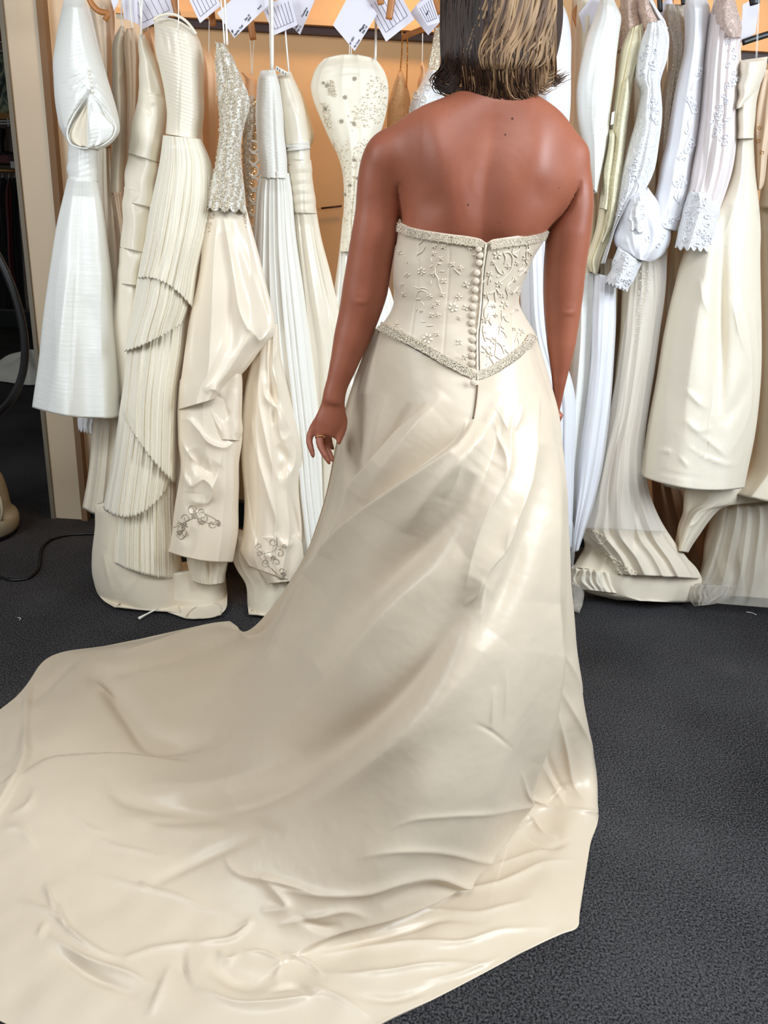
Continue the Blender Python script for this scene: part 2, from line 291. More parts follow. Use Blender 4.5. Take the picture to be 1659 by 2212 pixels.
# traced folds of the gown: (points, width px, height m, kind)
FOLDS = [
 ([(1150,1010),(1125,1075),(1104,1120)], 7, .007, 'c'), ([(1100,1110),(1085,1150),(1078,1190)], 6, .006, 'c'), ([(1000,1000),(985,1045),(962,1075)], 7, .006, 'c'), ([(1010,905),(990,960)], 7, .004, 'r'), ([(1040,1245),(1025,1290),(1000,1310)], 7, .005, 'c'), ([(1130,870),(1118,905),(1108,930)], 6, .005, 'c'), ([(1060,870),(1080,900),(1095,930)], 6, .004, 'c'),
 ([(885,870),(850,930),(815,985),(800,1010)], 9, .012, 'v'), ([(790,850),(770,950),(750,1050),(725,1150)], 16, .008, 'v'), ([(835,850),(815,940),(790,1020)], 14, .008, 'r'), ([(960,850),(900,930),(850,1010),(790,1090)], 22, .010, 'r'), ([(1022,1560),(1060,1580),(1100,1615)], 5, .003, 'v'), ([(1065,1480),(1060,1530),(1058,1580)], 6, .004, 'r'), ([(1090,1440),(1088,1500),(1085,1560)], 6, .003, 'r'),
 ([(690,1195),(722,1130),(760,1057),(810,1002),(861,930),(925,868)], 62, .034, 's', (.0,.6,1,1,.5,0)),
 ([(650,1237),(701,1186),(760,1140),(864,1057),(940,995),(984,959),(1024,903)], 85, .042, 's', (.0,.6,.9,1,1,.9,0)),
 ([(1085,845),(1040,935),(990,1005),(936,1084),(880,1150)], 20, .012, 'r'),
 ([(1020,1020),(975,1107),(924,1165),(846,1240),(779,1320),(700,1440)], 34, .020, 'v'),
 ([(1000,1190),(885,1280),(787,1390),(650,1540),(500,1640)], 48, .018, 'r'),
 ([(1042,1262),(975,1350),(900,1456),(807,1550),(728,1612),(610,1680),(500,1735)], 36, .024, 'v'),
 ([(1070,1370),(960,1500),(850,1610),(700,1720),(560,1780)], 46, .014, 'r'),
 ([(1061,895),(1070,930),(1085,990),(1080,1040)], 7, .006, 'r'),
 ([(1120,850),(1100,930),(1090,1010),(1050,1100),(1020,1200),(1005,1280)], 12, .009, 'r'),
 ([(1085,880),(1070,960),(1040,1040),(1018,1110)], 14, .007, 'v'),
 ([(1168,850),(1158,930),(1147,1010),(1115,1100),(1087,1186),(1052,1240),(1042,1320)], 36, .026, 's', (.0,.9,1,1,.2)),
 ([(1178,960),(1155,1110),(1120,1230),(1070,1330),(1030,1400)], 22, .014, 'v'),
 ([(1205,960),(1196,1150),(1186,1340),(1172,1500),(1150,1640)], 20, .012, 'r'),
 ([(1196,1300),(1192,1430),(1178,1540),(1158,1630),(1128,1728)], 55, .034, 's', (.0,.8,1,1,.8)),
 ([(1193,1500),(1222,1620),(1241,1700),(1280,1746)], 9, .010, 'r'), ([(1205,1480),(1245,1550),(1292,1640)], 8, .008, 'r'), ([(1210,1400),(1240,1450),(1262,1500)], 8, .006, 'r'),
 ([(1165,1640),(1195,1700),(1225,1746)], 8, .008, 'r'), ([(1178,1600),(1205,1690),(1230,1720)], 8, .007, 'v'), ([(1138,1722),(1200,1745),(1286,1754)], 6, .010, 'r', (1,.7,.9)),
 ([(1133,1734),(1169,1797),(1205,1812)], 7, .009, 'r'), ([(1133,1740),(1122,1765),(1100,1790),(1160,1770)], 6, .006, 'r'), ([(1180,1740),(1215,1700),(1235,1690)], 7, .006, 'v'),
 ([(1113,1665),(1122,1700),(1133,1722)], 6, .009, 'r', (.2,1)), ([(1125,1722),(1058,1748),(970,1760),(889,1772),(836,1792)], 8, .008, 'r', (1,.9,.6,.4,0)),
 ([(1128,1735),(1087,1806),(1063,1835),(995,1898),(889,1951),(730,2014),(639,2067)], 44, .036, 's', (.3,.8,1,1,.9,.6,.2)),
 ([(997,1898),(937,1879),(865,1893),(793,1922),(700,1932),(600,1922)], 12, .014, 'r', (1,1,.9,.7,.6,.2)), ([(985,1908),(940,1900),(880,1915),(820,1945)], 12, .010, 'v'),
 ([(1039,1850),(976,1835),(900,1835),(841,1840),(769,1854)], 9, .008, 'r', (1,1,.7,.5,0)), ([(600,2000),(696,1975),(750,1960),(798,1970)], 12, .010, 'r'),
 ([(913,1962),(1034,1972),(1100,1955),(1155,1941)], 8, .007, 'r'), ([(687,2062),(841,2042),(1010,2033),(1082,2009),(1203,2004)], 9, .009, 'r'), ([(672,2100),(793,2103),(962,2081),(1082,2090)], 9, .008, 'r'),
 ([(952,1927),(1082,1907),(1179,1864),(1246,1857)], 10, .009, 'r'), ([(1060,1870),(1130,1850),(1200,1830)], 8, .005, 'r'), ([(700,2050),(850,2020),(980,1985),(1060,1990)], 9, .006, 'v'),
 ([(1120,1800),(1180,1830),(1240,1815)], 9, .006, 'v'), ([(900,2120),(1000,2100),(1100,2060)], 10, .006, 'r'), ([(760,2150),(850,2160),(950,2130)], 12, .007, 'v'), ([(640,2120),(720,2150),(800,2200)], 10, .008, 'r'),
 # left part of the train
 ([(205,1455),(224,1462),(253,1502),(290,1550),(316,1583),(380,1600),(450,1600)], 20, .020, 'v', (.4,1,1,1,.9,.4)), ([(200,1462),(222,1480),(245,1494),(250,1515)], 7, .009, 'r'),
 ([(422,1648),(316,1627),(211,1623),(105,1633),(50,1667)], 60, -.026, 's', (.0,1,1,.8,.2)),
 ([(236,1655),(253,1713),(310,1735),(380,1742),(485,1743),(590,1715),(720,1655)], 18, .014, 'v'), ([(300,1690),(420,1700),(530,1680),(640,1630)], 24, .010, 'r'),
 ([(295,1790),(422,1766),(520,1775),(620,1800)], 16, .008, 'v'), ([(250,1760),(350,1790),(480,1800)], 16, .006, 'r'),
 ([(177,1785),(232,1823),(295,1840),(380,1857)], 7, .006, 'r'), ([(145,1735),(190,1790),(240,1800)], 8, .005, 'r'), ([(560,1805),(470,1840),(400,1872),(316,1915)], 15, .009, 'v'),
 ([(481,1844),(506,1882),(600,1905),(700,1930)], 8, .010, 'r'), ([(190,1886),(316,1922),(367,1933),(440,1960),(527,1988)], 9, .008, 'r'), ([(300,1905),(330,1925)], 6, .006, 'r'),
 ([(38,1945),(118,1979),(156,2017),(219,2059),(270,2068)], 9, .011, 'r'), ([(97,1907),(110,1945),(116,1975)], 7, .009, 'r'), ([(122,1948),(143,2005)], 6, .009, 'r'), ([(82,2030),(100,1990)], 6, .007, 'r'),
 ([(101,2017),(190,2076),(295,2110),(337,2135)], 12, .013, 'r'), ([(110,2050),(200,2110),(300,2150)], 14, .010, 'v'), ([(275,2068),(340,2048),(401,2040)], 9, .010, 'r', (.5,1)),
 ([(401,2040),(403,2100),(422,2140)], 26, -.012, 's', (.0,1,.0)), ([(422,2135),(506,2169),(590,2169),(700,2144)], 10, .013, 'r'), ([(440,2080),(520,2120),(600,2120)], 20, .010, 'v'),
 ([(403,2040),(460,2035),(506,2026),(540,1992),(510,2005)], 9, .011, 'r'), ([(523,2059),(570,2060),(605,2085),(590,2120)], 8, .009, 'r'), ([(470,2050),(490,2075),(520,2060)], 8, .008, 'r'), ([(320,2200),(350,2130),(370,2080)], 9, .009, 'r'),
 ([(610,2060),(660,2075),(700,2110)], 8, .009, 'r'), ([(580,2140),(640,2130),(690,2160)], 9, .008, 'v'), ([(640,1980),(700,2000),(740,1990)], 12, .008, 'v'), ([(560,1890),(620,1960),(560,1970)], 14, .008, 'r'),
 ([(80,1445),(65,1511),(59,1595),(61,1625),(46,1667),(0,1747),(-30,1790)], 26, .020, 's', (.0,.8,1,1,1,1)), ([(40,1500),(45,1570),(30,1640)], 12, .008, 'v'), ([(68,1524),(120,1465),(169,1418)], 10, .008, 'v'),
 ([(253,1410),(300,1398),(359,1380),(439,1350)], 9, .009, 'r'), ([(300,1440),(380,1425),(460,1395)], 14, .007, 'v'), ([(200,1440),(270,1450),(330,1430)], 14, .006, 'v'),
 ([(600,1400),(560,1450),(480,1500)], 18, .006, 'r'), ([(20,1760),(60,1740),(75,1700)], 8, .008, 'r'), ([(0,1790),(40,1790),(80,1830)], 9, .008, 'r'),
]

FOLDS = [(f[0], f[1]*(.8 if (f[3] in 'rv' and f[1] < 16) else 1), f[2]*(.85 if (f[3] in 'rv' and f[1] < 16) else (1.45 if f[3] in 'rv' else .85)), *f[3:]) for f in FOLDS]
# ================================================================ PERSON
def skin_mat():
    m, nt, b, N, L = newmat('tanned_skin')
    tc = N.new('ShaderNodeTexCoord'); nz = N.new('ShaderNodeTexNoise'); nz.inputs['Scale'].default_value = 9; nz.inputs['Detail'].default_value = 4
    L.new(tc.outputs['Object'], nz.inputs['Vector'])
    cr_ = N.new('ShaderNodeValToRGB'); e = cr_.color_ramp.elements
    e[0].position = .3; e[0].color = lin((142, 81, 59)); e[1].position = .7; e[1].color = lin((160, 95, 71))
    L.new(nz.outputs['Fac'], cr_.inputs['Fac']); L.new(cr_.outputs[0], b.inputs['Base Color'])
    b.inputs['Subsurface Weight'].default_value = .12; b.inputs['Subsurface Radius'].default_value = (.012, .005, .003); b.inputs['Subsurface Scale'].default_value = .6
    b.inputs['Roughness'].default_value = .46; b.inputs['Specular IOR Level'].default_value = .42
    n2 = N.new('ShaderNodeTexNoise'); n2.inputs['Scale'].default_value = 420; L.new(tc.outputs['Object'], n2.inputs['Vector'])
    bp = N.new('ShaderNodeBump'); bp.inputs['Strength'].default_value = .15; bp.inputs['Distance'].default_value = .001
    L.new(n2.outputs['Fac'], bp.inputs['Height']); L.new(bp.outputs[0], b.inputs['Normal'])
    return m
M['skin'] = skin_mat()
M['satin'] = cloth('champagne_satin', (212, 196, 173), .37, .1, .45, (11, .42, .009))
M['corset'] = cloth('champagne_corset_satin', (208, 192, 170), .36, .08, .5, (60, .15, .002))
M['thread'] = cloth('ivory_embroidery_thread', (234, 222, 200), .35, .2, .6, None)
M['silver'] = plain('silver_beads', (232, 222, 204), .18, .5, .9)
M['band'] = cloth('taupe_trim_net', (184, 168, 144), .5, .1, .5, None)
M['pearl'] = plain('pearl_beads', (238, 232, 218), .2, .0, .8)
M['gold'] = plain('gold_ring', (226, 180, 120), .25, 1.0)

M['mole'] = plain('mole_brown', (92, 48, 34), .6)
person = empty('person', (0.15, 1.52, 0), 'woman seen from behind in a strapless champagne gown with long train, arms at her sides', 'person')

def loft_rows(rows, n, seg, expo=2.3):
    """rows: (xl,yl,xr,yr,Yc,back,front) -> closed rings"""
    R_ = cr(rows, n); th = np.linspace(0, 2*math.pi, seg, endpoint=False); c, s = np.cos(th), np.sin(th)
    out = []
    for xl, yl, xr, yr, yc, bk, fr in R_:
        L_ = P(xl, yl, yc); Rt = P(xr, yr, yc); ctr = (L_ + Rt)/2; hx = (Rt - L_)/2
        cu = np.sign(c) * np.abs(c)**(2/expo); su = np.sign(s) * np.abs(s)**(2/expo)
        out.append(ctr + hx*cu[:, None] + A(0, 1, 0) * np.where(su < 0, su*bk, su*fr)[:, None])
    return np.array(out)
def add_loft(mb, Rg):
    k, sg = Rg.shape[:2]; V = np.concatenate([Rg.reshape(-1, 3), [Rg[0].mean(0)], [Rg[-1].mean(0)]])
    Fc = grid(k, sg).tolist(); a = k*sg
    Fc += [[a, (j+1) % sg, j] for j in range(sg)] + [[a+1, (k-1)*sg + j, (k-1)*sg + (j+1) % sg] for j in range(sg)]
    mb.add(V, Fc)

torso_rows = [
 (1022,120,1112,124,1.485,.055,.055),
 (1014,165,1124,170,1.470,.056,.060),
 (1000,190,1140,196,1.462,.058,.066),
 (955,212,1182,219,1.462,.064,.085),
 (885,240,1225,250,1.470,.078,.10),
 (845,275,1240,285,1.476,.088,.11),
 (848,330,1240,335,1.480,.100,.12),
 (862,395,1243,395,1.480,.104,.135),
 (866,440,1222,440,1.480,.102,.14),
 (868,480,1190,490,1.480,.098,.135),
 (860,540,1152,545,1.484,.084,.11),
 (864,595,1124,600,1.486,.076,.095),
 (868,640,1108,645,1.488,.072,.09),
 (862,678,1112,682,1.490,.078,.09),
 (845,718,1130,724,1.494,.084,.09),
 (835,770,1138,780,1.500,.090,.09),
 (835,830,1140,840,1.505,.092,.09),
 (845,890,1135,900,1.505,.085,.085),
]
bm_ = MB(); add_loft(bm_, loft_rows(torso_rows, 90, 64))
# legs under the skirt
for sx in (-1, 1):
    hip = A(.135 + sx*.07, 1.52, .95); kn = A(.135 + sx*.075, 1.54, .53); an = A(.135 + sx*.075, 1.57, .13)
    bm_.tube([hip, (hip+kn)/2 + A(0, 0, 0), kn, (kn+an)/2 + A(0, -.02, .05), an, an + A(0, .0, -.03)], [.078, .070, .055, .050, .034, .036], 20, 30)
    bm_.tube([an + A(0, -.03, -.05), an + A(0, .05, -.07), an + A(sx*.01, .13, -.10), an + A(sx*.012, .19, -.105)], [.03, .036, .036, .016], 14, 14, flat=.7)
# arms
def limb(rows, seg=22, n=40, flat=1.0):
    rows = np.array(rows, float); pts = []; rad = []
    for xl, yl, xr, yr, yc in rows:
        a, b = P(xl, yl, yc), P(xr, yr, yc); pts.append((a+b)/2); rad.append(np.linalg.norm(b-a)/2)
    bm_.tube(pts, rad, seg, n, flat=flat); return pts
limb([(835,258,880,330,1.475),(806,276,880,360,1.478),(784,325,872,390,1.482),(774,400,866,430,1.488),(762,480,861,488,1.492),(750,560,849,558,1.500),(737,632,836,640,1.505),(727,690,815,700,1.505),(716,740,795,748,1.50),(706,800,768,808,1.49),(698,848,747,852,1.485),(694,870,746,872,1.483)], flat=.95)
limb([(1178,255,1215,250,1.475),(1180,330,1255,290,1.478),(1190,380,1274,345,1.484),(1186,440,1282,428,1.49),(1180,500,1277,500,1.495),(1175,570,1266,570,1.502),(1173,650,1258,655,1.508),(1177,710,1250,718,1.510),(1182,770,1240,778,1.508),(1190,830,1224,838,1.505),(1194,875,1213,872,1.51),(1186,900,1203,900,1.525)], flat=1.15)
# shoulder caps
def ball(px, py, yc, r, sy=1.0, sx=1.0): c = P(px, py, yc); bm_.ell(c, [(r*sx, 0, 0), (0, r*sy, 0), (0, 0, r)], 24, 14)
ball(842, 338, 1.478, .045, 1.1, 1.0); ball(1230, 340, 1.48, .039, 1.15, .96)
# left hand: palm and five separate fingers, relaxed
pm = [(P(720, 858, 1.483)), (P(718, 885, 1.482)), (P(711, 912, 1.480)), (P(701, 938, 1.478))]
bm_.tube(pm, [.0215, .0275, .0295, .024], 20, 20, flat=.50)
def finger(pp, r): bm_.tube([P(*q) for q in pp], r, 12, 24)
finger([(692,900,1.485),(675,928,1.487),(668,950,1.480),(673,972,1.468),(678,989,1.460)], [.009,.0085,.0078,.0070,.0045])
finger([(700,910,1.477),(690,938,1.476),(692,962,1.464),(704,986,1.450),(713,1003,1.443)], [.009,.0086,.0080,.0072,.0045])
finger([(706,915,1.492),(701,944,1.500),(706,968,1.498),(715,986,1.486),(719,998,1.476)], [.009,.0085,.0078,.007,.0045])
finger([(712,915,1.505),(709,940,1.520),(714,960,1.520),(720,972,1.510)], [.0085,.008,.0072,.0045])
finger([(728,885,1.490),(740,905,1.488),(740,925,1.482),(734,945,1.476),(731,960,1.470)], [.013,.0105,.009,.008,.005])
# right hand (mostly behind the skirt)
rh = [P(1198, 890, 1.515), P(1176, 925, 1.55), P(1160, 960, 1.58)]
bm_.tube(rh, [.02, .028, .026], 16, 14, flat=.55)
for k in range(4):
    b0 = P(1150 + k*7, 962, 1.57 + k*.012); bm_.tube([b0, b0 + A(-.004, .012, -.035), b0 + A(-.008, .014, -.065)], [.009, .0085, .006], 10, 10)
b0 = P(1160, 920, 1.55); bm_.tube([b0, b0 + A(-.02, .01, -.02), b0 + A(-.024, .012, -.05)], [.011, .0095, .006], 10, 10)
# head with face (looking away, towards the rack)
hc = P(1064, 18, 1.505); sz = A(.072, .092, .105)
bm_.ell(hc, [(sz[0], 0, 0), (0, sz[1], 0), (0, 0, sz[2])], 36, 24)
bm_.ell(hc + A(.0, .045, -.075), [(.047, 0, 0), (0, .05, 0), (0, 0, .05)], 24, 16)     # jaw and chin
bm_.ell(hc + A(0, .098, -.018), [(.010, 0, 0), (0, .02, 0), (0, 0, .022)], 12, 10)      # nose
bm_.ell(hc + A(0, .088, -.062), [(.022, 0, 0), (0, .009, 0), (0, 0, .007)], 14, 8)      # lips
for sx in (-1, 1):
    bm_.ell(hc + A(sx*.075, .0, -.015), [(.008, 0, 0), (0, .018, .004), (0, 0, .03)], 12, 10)
bm_.tube([P(1064, 60, 1.50), P(1066, 120, 1.485), P(1068, 170, 1.475)], [.056, .054, .056], 24, 12)
raw = bm_.build('body_raw', None)
md = raw.modifiers.new('r', 'REMESH'); md.mode = 'VOXEL'; md.voxel_size = .0034; md.adaptivity = 0
ms = raw.modifiers.new('s', 'SMOOTH'); ms.factor = .5; ms.iterations = 7
dg = bpy.context.evaluated_depsgraph_get(); ev = raw.evaluated_get(dg); me = bpy.data.meshes.new_from_object(ev)
nV = len(me.vertices); V = np.zeros(nV*3); me.vertices.foreach_get('co', V); V = V.reshape(-1, 3) + np.array(raw.location)
Nn = np.zeros(nV*3); me.vertices.foreach_get('normal', Nn); Nn = Nn.reshape(-1, 3)
bpy.data.objects.remove(raw)
px, py = PROJ(V)
# broader smoothing where arms meet the back, then the back's relief
ed = np.zeros(len(me.edges)*2, int); me.edges.foreach_get('vertices', ed); ed = ed.reshape(-1, 2)
def smooth_region(V, wgt, it):
    deg = np.bincount(ed.ravel(), minlength=nV)[:, None]
    for _ in range(it):
        S = np.zeros_like(V); np.add.at(S, ed[:, 0], V[ed[:, 1]]); np.add.at(S, ed[:, 1], V[ed[:, 0]])
        V = V + wgt[:, None] * (S/deg - V)
    return V
wg = np.clip((py - 175)/20, 0, 1) * np.clip((500 - py)/60, 0, 1) * np.clip(1.0 - np.clip((np.abs(px-1040) - 205)/30, 0, 1), 0, 1)
V = smooth_region(V, wg*.8, 90)
wg2 = np.clip((py - 205)/25, 0, 1) * np.clip((420 - py)/60, 0, 1) * (np.abs(px-1030) > 120)
V = smooth_region(V, wg2*.7, 45)
def gs(cx, cy, sx, sy, a, ang=0):
    ca, sa = math.cos(ang), math.sin(ang); dx, dy = px-cx, py-cy
    return a*np.exp(-((dx*ca+dy*sa)/sx)**2 - ((-dx*sa+dy*ca)/sy)**2)
back = (V[:, 1] < 1.50) & (px > 868) & (px < 1250)
disp = np.zeros(nV)
disp += creases(px, py, [([(1076,215),(1066,300),(1054,390),(1046,470),(1042,540)], 34, -.0115, 'r', (0, .7, 1, 1, .9))])
disp += gs(945, 335, 42, 95, .0110, -.12) + gs(1168, 330, 46, 92, .0120, .12)
disp += gs(985, 440, 34, 80, .004) + gs(1105, 450, 34, 80, .004) - gs(1205, 430, 26, 45, .003)
disp += gs(935, 440, 26, 30, -.003) + gs(1165, 420, 22, 30, -.003) 
yb = np.where(V[:, 1] < 1.50, 1.0, 0.0)
disp += creases(px, py, [([(866,385),(863,410),(864,445),(865,490)], 6, -.016, 'r', (0,.7,1,1)), ([(1256,388),(1246,415),(1228,448),(1205,476),(1184,500)], 6, -.016, 'r', (0,.8,1,1,1))])
V[:, 1] -= disp * yb * np.clip((560-py)/40, 0, 1) * np.clip((py-185)/25, 0, 1)
# elbows: small dimple folds
for ex, ey in ((780, 648), (1228, 672)):
    d2 = creases(px, py, [([(ex-14, ey-8), (ex, ey-3), (ex+14, ey-6)], 5, -.0016, 'r'), ([(ex-10, ey+10), (ex+4, ey+13), (ex+15, ey+8)], 5, -.0013, 'r')]) + gs(ex, ey+2, 16, 14, .003)
    V[:, 1] -= np.where(V[:, 1] < 1.50, d2, 0)
Fl = [list(p.vertices) for p in me.polygons]
V = smooth_region(V, np.clip((py-800)/30, 0, 1)*np.clip((900-py)/30, 0, 1)*(px < 770)*.5, 12)
# keep the body inside the corset
body = mesh('body', V, Fl, M['skin'], person); body['label'] = 'tanned bare back, shoulders and arms'
BODY = body
# moles on the back

# ---- gown bodice: own shell around the torso
NU, NVV = 260, 90
uu = np.linspace(-1, 1, NU)
top_l = cr([(862,481),(880,490),(905,497),(940,503),(975,508),(1015,513),(1040,519),(1051,526),(1062,520),(1085,516),(1120,511),(1155,505),(1176,498),(1186,493)], 200)
bot_l = cr([(815,713),(845,729),(880,745),(920,766),(955,786),(1000,810),(1026,822),(1031,825),(1037,822),(1060,813),(1085,799),(1110,783),(1135,762),(1152,742),(1159,727)], 200)
sideL = cr([(862,481),(857,520),(850,560),(849,605),(852,638),(846,668),(830,695),(815,713)], 100)
sideR = cr([(1186,493),(1172,525),(1155,553),(1140,588),(1126,622),(1122,655),(1135,685),(1152,712),(1159,727)], 100)
def arc_u(line, n):
    x = line[:, 0]; t = (x - x[0])/(x[-1]-x[0]); s = np.linspace(0, 1, n); k = np.argsort(t)
    return np.stack([x[0] + s*(x[-1]-x[0]), np.interp(s, t[k], line[k, 1])], -1)
ss = (np.sin(uu*math.pi/2)+1)/2 * .55 + (uu+1)/2*.45
def at_s(line, s):
    t = (line[:, 0]-line[0, 0])/(line[-1, 0]-line[0, 0]); return np.stack([line[0, 0] + s*(line[-1, 0]-line[0, 0]), np.interp(s, t, line[:, 1])], -1)
Tt, Bb = at_s(top_l, ss), at_s(bot_l, ss)
vs = np.linspace(0, 1, NVV); iL = sideL[np.clip((vs*99).astype(int), 0, 99)]; iR = sideR[np.clip((vs*99).astype(int), 0, 99)]
grid_px = np.zeros((NVV, NU, 2))
for i, v in enumerate(vs):
    base = Tt*(1-v) + Bb*v
    dl = iL[i] - base[0]; dr = iR[i] - base[-1]
    grid_px[i] = base + (1-ss)[:, None]*dl + ss[:, None]*dr
def back_depth(py_): return np.interp(py_, [480,540,600,650,700,760,830], [.110,.105,.101,.101,.110,.126,.140])
XY = grid_px
hd = np.sqrt(np.clip(1 - (2*ss-1)**2, 0, 1))**.92
yy = 1.484 - back_depth(XY[..., 1]) * hd[None, :]
front = []
Bk = P(XY[..., 0], XY[..., 1], yy)
# seams and closure placket as fine relief
seam = creases(XY[..., 0], XY[..., 1], [([(972,512),(970,600),(962,700),(956,786)], 2.2, .0011, 'v', (1,1)), ([(1124,512),(1116,600),(1106,700),(1106,782)], 2.2, .0009, 'v', (1,1)),
    ([(1051,526),(1042,579),(1036,662),(1031,713),(1031,825)], 3.5, .0022, 's', (1,1)), ([(905,500),(903,600),(893,690),(884,745)], 2.5, .0006, 'v', (1,1)),
    ([(985,760),(1010,742),(1024,760)], 9, .0015, 'r'), ([(880,735),(930,720),(960,735)], 12, .0012, 'r'), ([(1050,780),(1075,740),(1100,730)], 9, .0015, 'r'), ([(960,790),(985,770),(1015,790)], 8, .0015, 'r')])
seam += .0006*fbm(XY[..., 0], XY[..., 1]*1.6, .045, 5)
Bk[..., 1] -= seam
edgeL, edgeR = Bk[:, 0], Bk[:, -1]
nf = 60; fr = np.zeros((NVV, nf, 3))
for j in range(nf):
    a = math.pi*(j+1)/(nf+1); w_ = (1-math.cos(a))/2
    fr[:, j] = edgeR*(1-w_) + edgeL*w_ + A(0, 1, 0)*(.125*math.sin(a)**.8)
bod = np.concatenate([Bk, fr], 1); NC = NU+nf
# turned-in top edge
top_in = bod[0].copy(); ctr_ = top_in.mean(0); inner = top_in + (ctr_-top_in)*A(.03, .03, 0) + A(0, 0, -.010)
allv = np.concatenate([inner[None], top_in[None] + (ctr_-top_in)*A(.008, .008, 0) + A(0, 0, .0015), bod])
bodice = mesh('bodice', allv.reshape(-1, 3), grid(NVV+2, NC), M['corset'], person)
bodice['label'] = 'champagne satin corset back with embroidery and beaded edges'

def bvh_of(V_, F_): return BVHTree.FromPolygons([tuple(v) for v in V_], [tuple(f) for f in F_])
bvB = bvh_of(Bk.reshape(-1, 3), grid(NVV, NU, False).tolist())
def hit(bv, x, y, lift=0.0):
    d = ray(x, y); d = d/np.linalg.norm(d); r = bv.ray_cast(Vector(CC), Vector(d))
    if r[0] is None: return None, None
    n = np.array(r[1]); n = -n if n @ d > 0 else n
    return np.array(r[0]) + n*lift, n
bvS = bvh_of(V, Fl)
for x_, y_, r_ in ((1107, 256, .0020), (1092, 291, .0017), (1011, 442, .0018), (829, 276, .0014), (1207, 406, .0012), (1080, 480, .0010)):
    c, n = hit(bvS, x_, y_)
    if c is not None: MB().ell(c, [(r_, 0, 0), (0, r_*.4, 0), (0, 0, r_)], 8, 5).build('mole', M['mole'], person)

# beaded edges: a raised band and beads on it
def band(line, wpx, name, lab, side=1):
    q = cr(line, 140); t = np.gradient(q, axis=0); t /= np.linalg.norm(t, axis=1, keepdims=True); nn = np.stack([-t[:, 1], t[:, 0]], -1)*side
    m = MB(); rows = []
    prof = [(-.02, -.002), (0, .0014), (.25, .0024), (.5, .0028), (.75, .0024), (1, .0014), (1.02, -.002)]
    for f, l in prof:
        rr = []
        for k in range(len(q)):
            c, n = hit(bvB, *(q[k] + nn[k]*wpx*f), l)
            rr.append(c if c is not None else (rr[-1] if rr else P(q[k][0], q[k][1], 1.48)))
        rows.append(rr)
    R_ = np.array(rows); m.add(R_.reshape(-1, 3), grid(len(prof), len(q), False)); o = m.build(name, M['band'], bodice); o['label'] = lab
    pts = []; rr = []
    for k in np.linspace(0, len(q)-1, int(len(q)*1.9)):
        i = int(k)
        for f in (0.02, .2, .4, .6, .8, .98):
            if rng.random() < .86 or f in (0.02, .98):
                c, n = hit(bvB, *(q[i] + nn[i]*wpx*(f + rng.normal()*.035) + rng.normal(size=2)*.6), .0036)
                if c is not None: pts.append(c); rr.append(.0011 + .0007*rng.random())
    V_, F_ = beads(pts, np.array(rr)); o = mesh('bead', V_, F_, M['silver'], bodice, False); tag(o, 'silver and crystal beads', kind='stuff')
band([(863,484),(880,491),(905,498),(940,504),(975,509),(1015,514),(1040,520),(1048,525)], 15, 'beaded_trim', 'beaded band along the top edge, left of the zip')
band([(1058,523),(1085,518),(1120,513),(1155,507),(1180,498)], 15, 'beaded_trim', 'beaded band along the top edge, right of the zip')
band([(817,712),(845,727),(880,743),(920,764),(955,784),(1000,808),(1026,820)], 17, 'beaded_trim', 'beaded band along the pointed waist, left of the zip', -1)
band([(1034,820),(1060,812),(1085,797),(1110,781),(1135,760),(1152,740),(1157,728)], 17, 'beaded_trim', 'beaded band along the pointed waist, right of the zip', -1)
# closure: zip cord and covered buttons
zl = cr([(1050,524),(1047,545),(1042,579),(1040,600),(1036,662),(1032,700),(1030,720),(1030,780),(1031,826)], 60)
zp = [hit(bvB, x_, min(y_, 822), .0022)[0] for x_, y_ in zl]; MB().tube([p for p in zp if p is not None], .0018, 8).build('zip_cord', M['thread'], bodice)
zp = [hit(bvB, x_+5, min(y_, 818), .0006)[0] for x_, y_ in zl]; MB().tube([p for p in zp if p is not None], .0010, 6).build('zip_gap', plain('zip_shadow_thread', (120, 108, 92), .7), bodice)
btn = [(1034,537),(1037,551),(1035,567),(1030,589),(1028,607),(1026,626),(1025,645),(1021,664),(1020,681),(1018,698),(1021,716),(1020,735),(1020,753),(1019,769),(1019,786),(1022,804),(1022,824)]
for k, (x_, y_) in enumerate(btn):
    c, n = hit(bvB, x_, min(y_, 817), .0032)
    if k == 16: c = P(1022, 826, 1.335)
    MB().ell(c, [(.0056, 0, 0), (0, .0026, 0), (0, .0006, .0058)], 16, 10).build('button', M['corset'], bodice)
# embroidery: vines, leaves, flowers
em = MB(); fl = MB(); flb = []
def vine(pts, r=.0012):
    p = [hit(bvB, *q, .0009)[0] for q in cr(pts, max(8, 5*len(pts)))]; p = [c for c in p if c is not None]
    if len(p) > 3: em.tube(p, [r*.7, r*1.25, r*.5], 6)
def leaf(x, y, dx, dy, w_=2.2):
    c, n = hit(bvB, x+dx/2, y+dy/2, .0011); a, _ = hit(bvB, x, y, .0011)
    if c is None or a is None: return
    v = c-a; s_ = np.cross(v, n); s_ = s_/max(np.linalg.norm(s_), 1e-9)
    em.ell(c, [v*1.0, s_*w_*.0009, n*.0011], 6, 5)
def flower(x, y, r, k=5, rot=0., bead=True):
    for i in range(k):
        a = rot + 6.283*i/k; leaf(x + math.cos(a)*r*.28, y + math.sin(a)*r*.28, math.cos(a)*r*.75, math.sin(a)*r*.75, r*.24)
    if bead:
        for i in range(4):
            a = rng.random()*6.28; c, n = hit(bvB, x + math.cos(a)*r*.22, y + math.sin(a)*r*.22, .0026)
            if c is not None: flb.append(c)
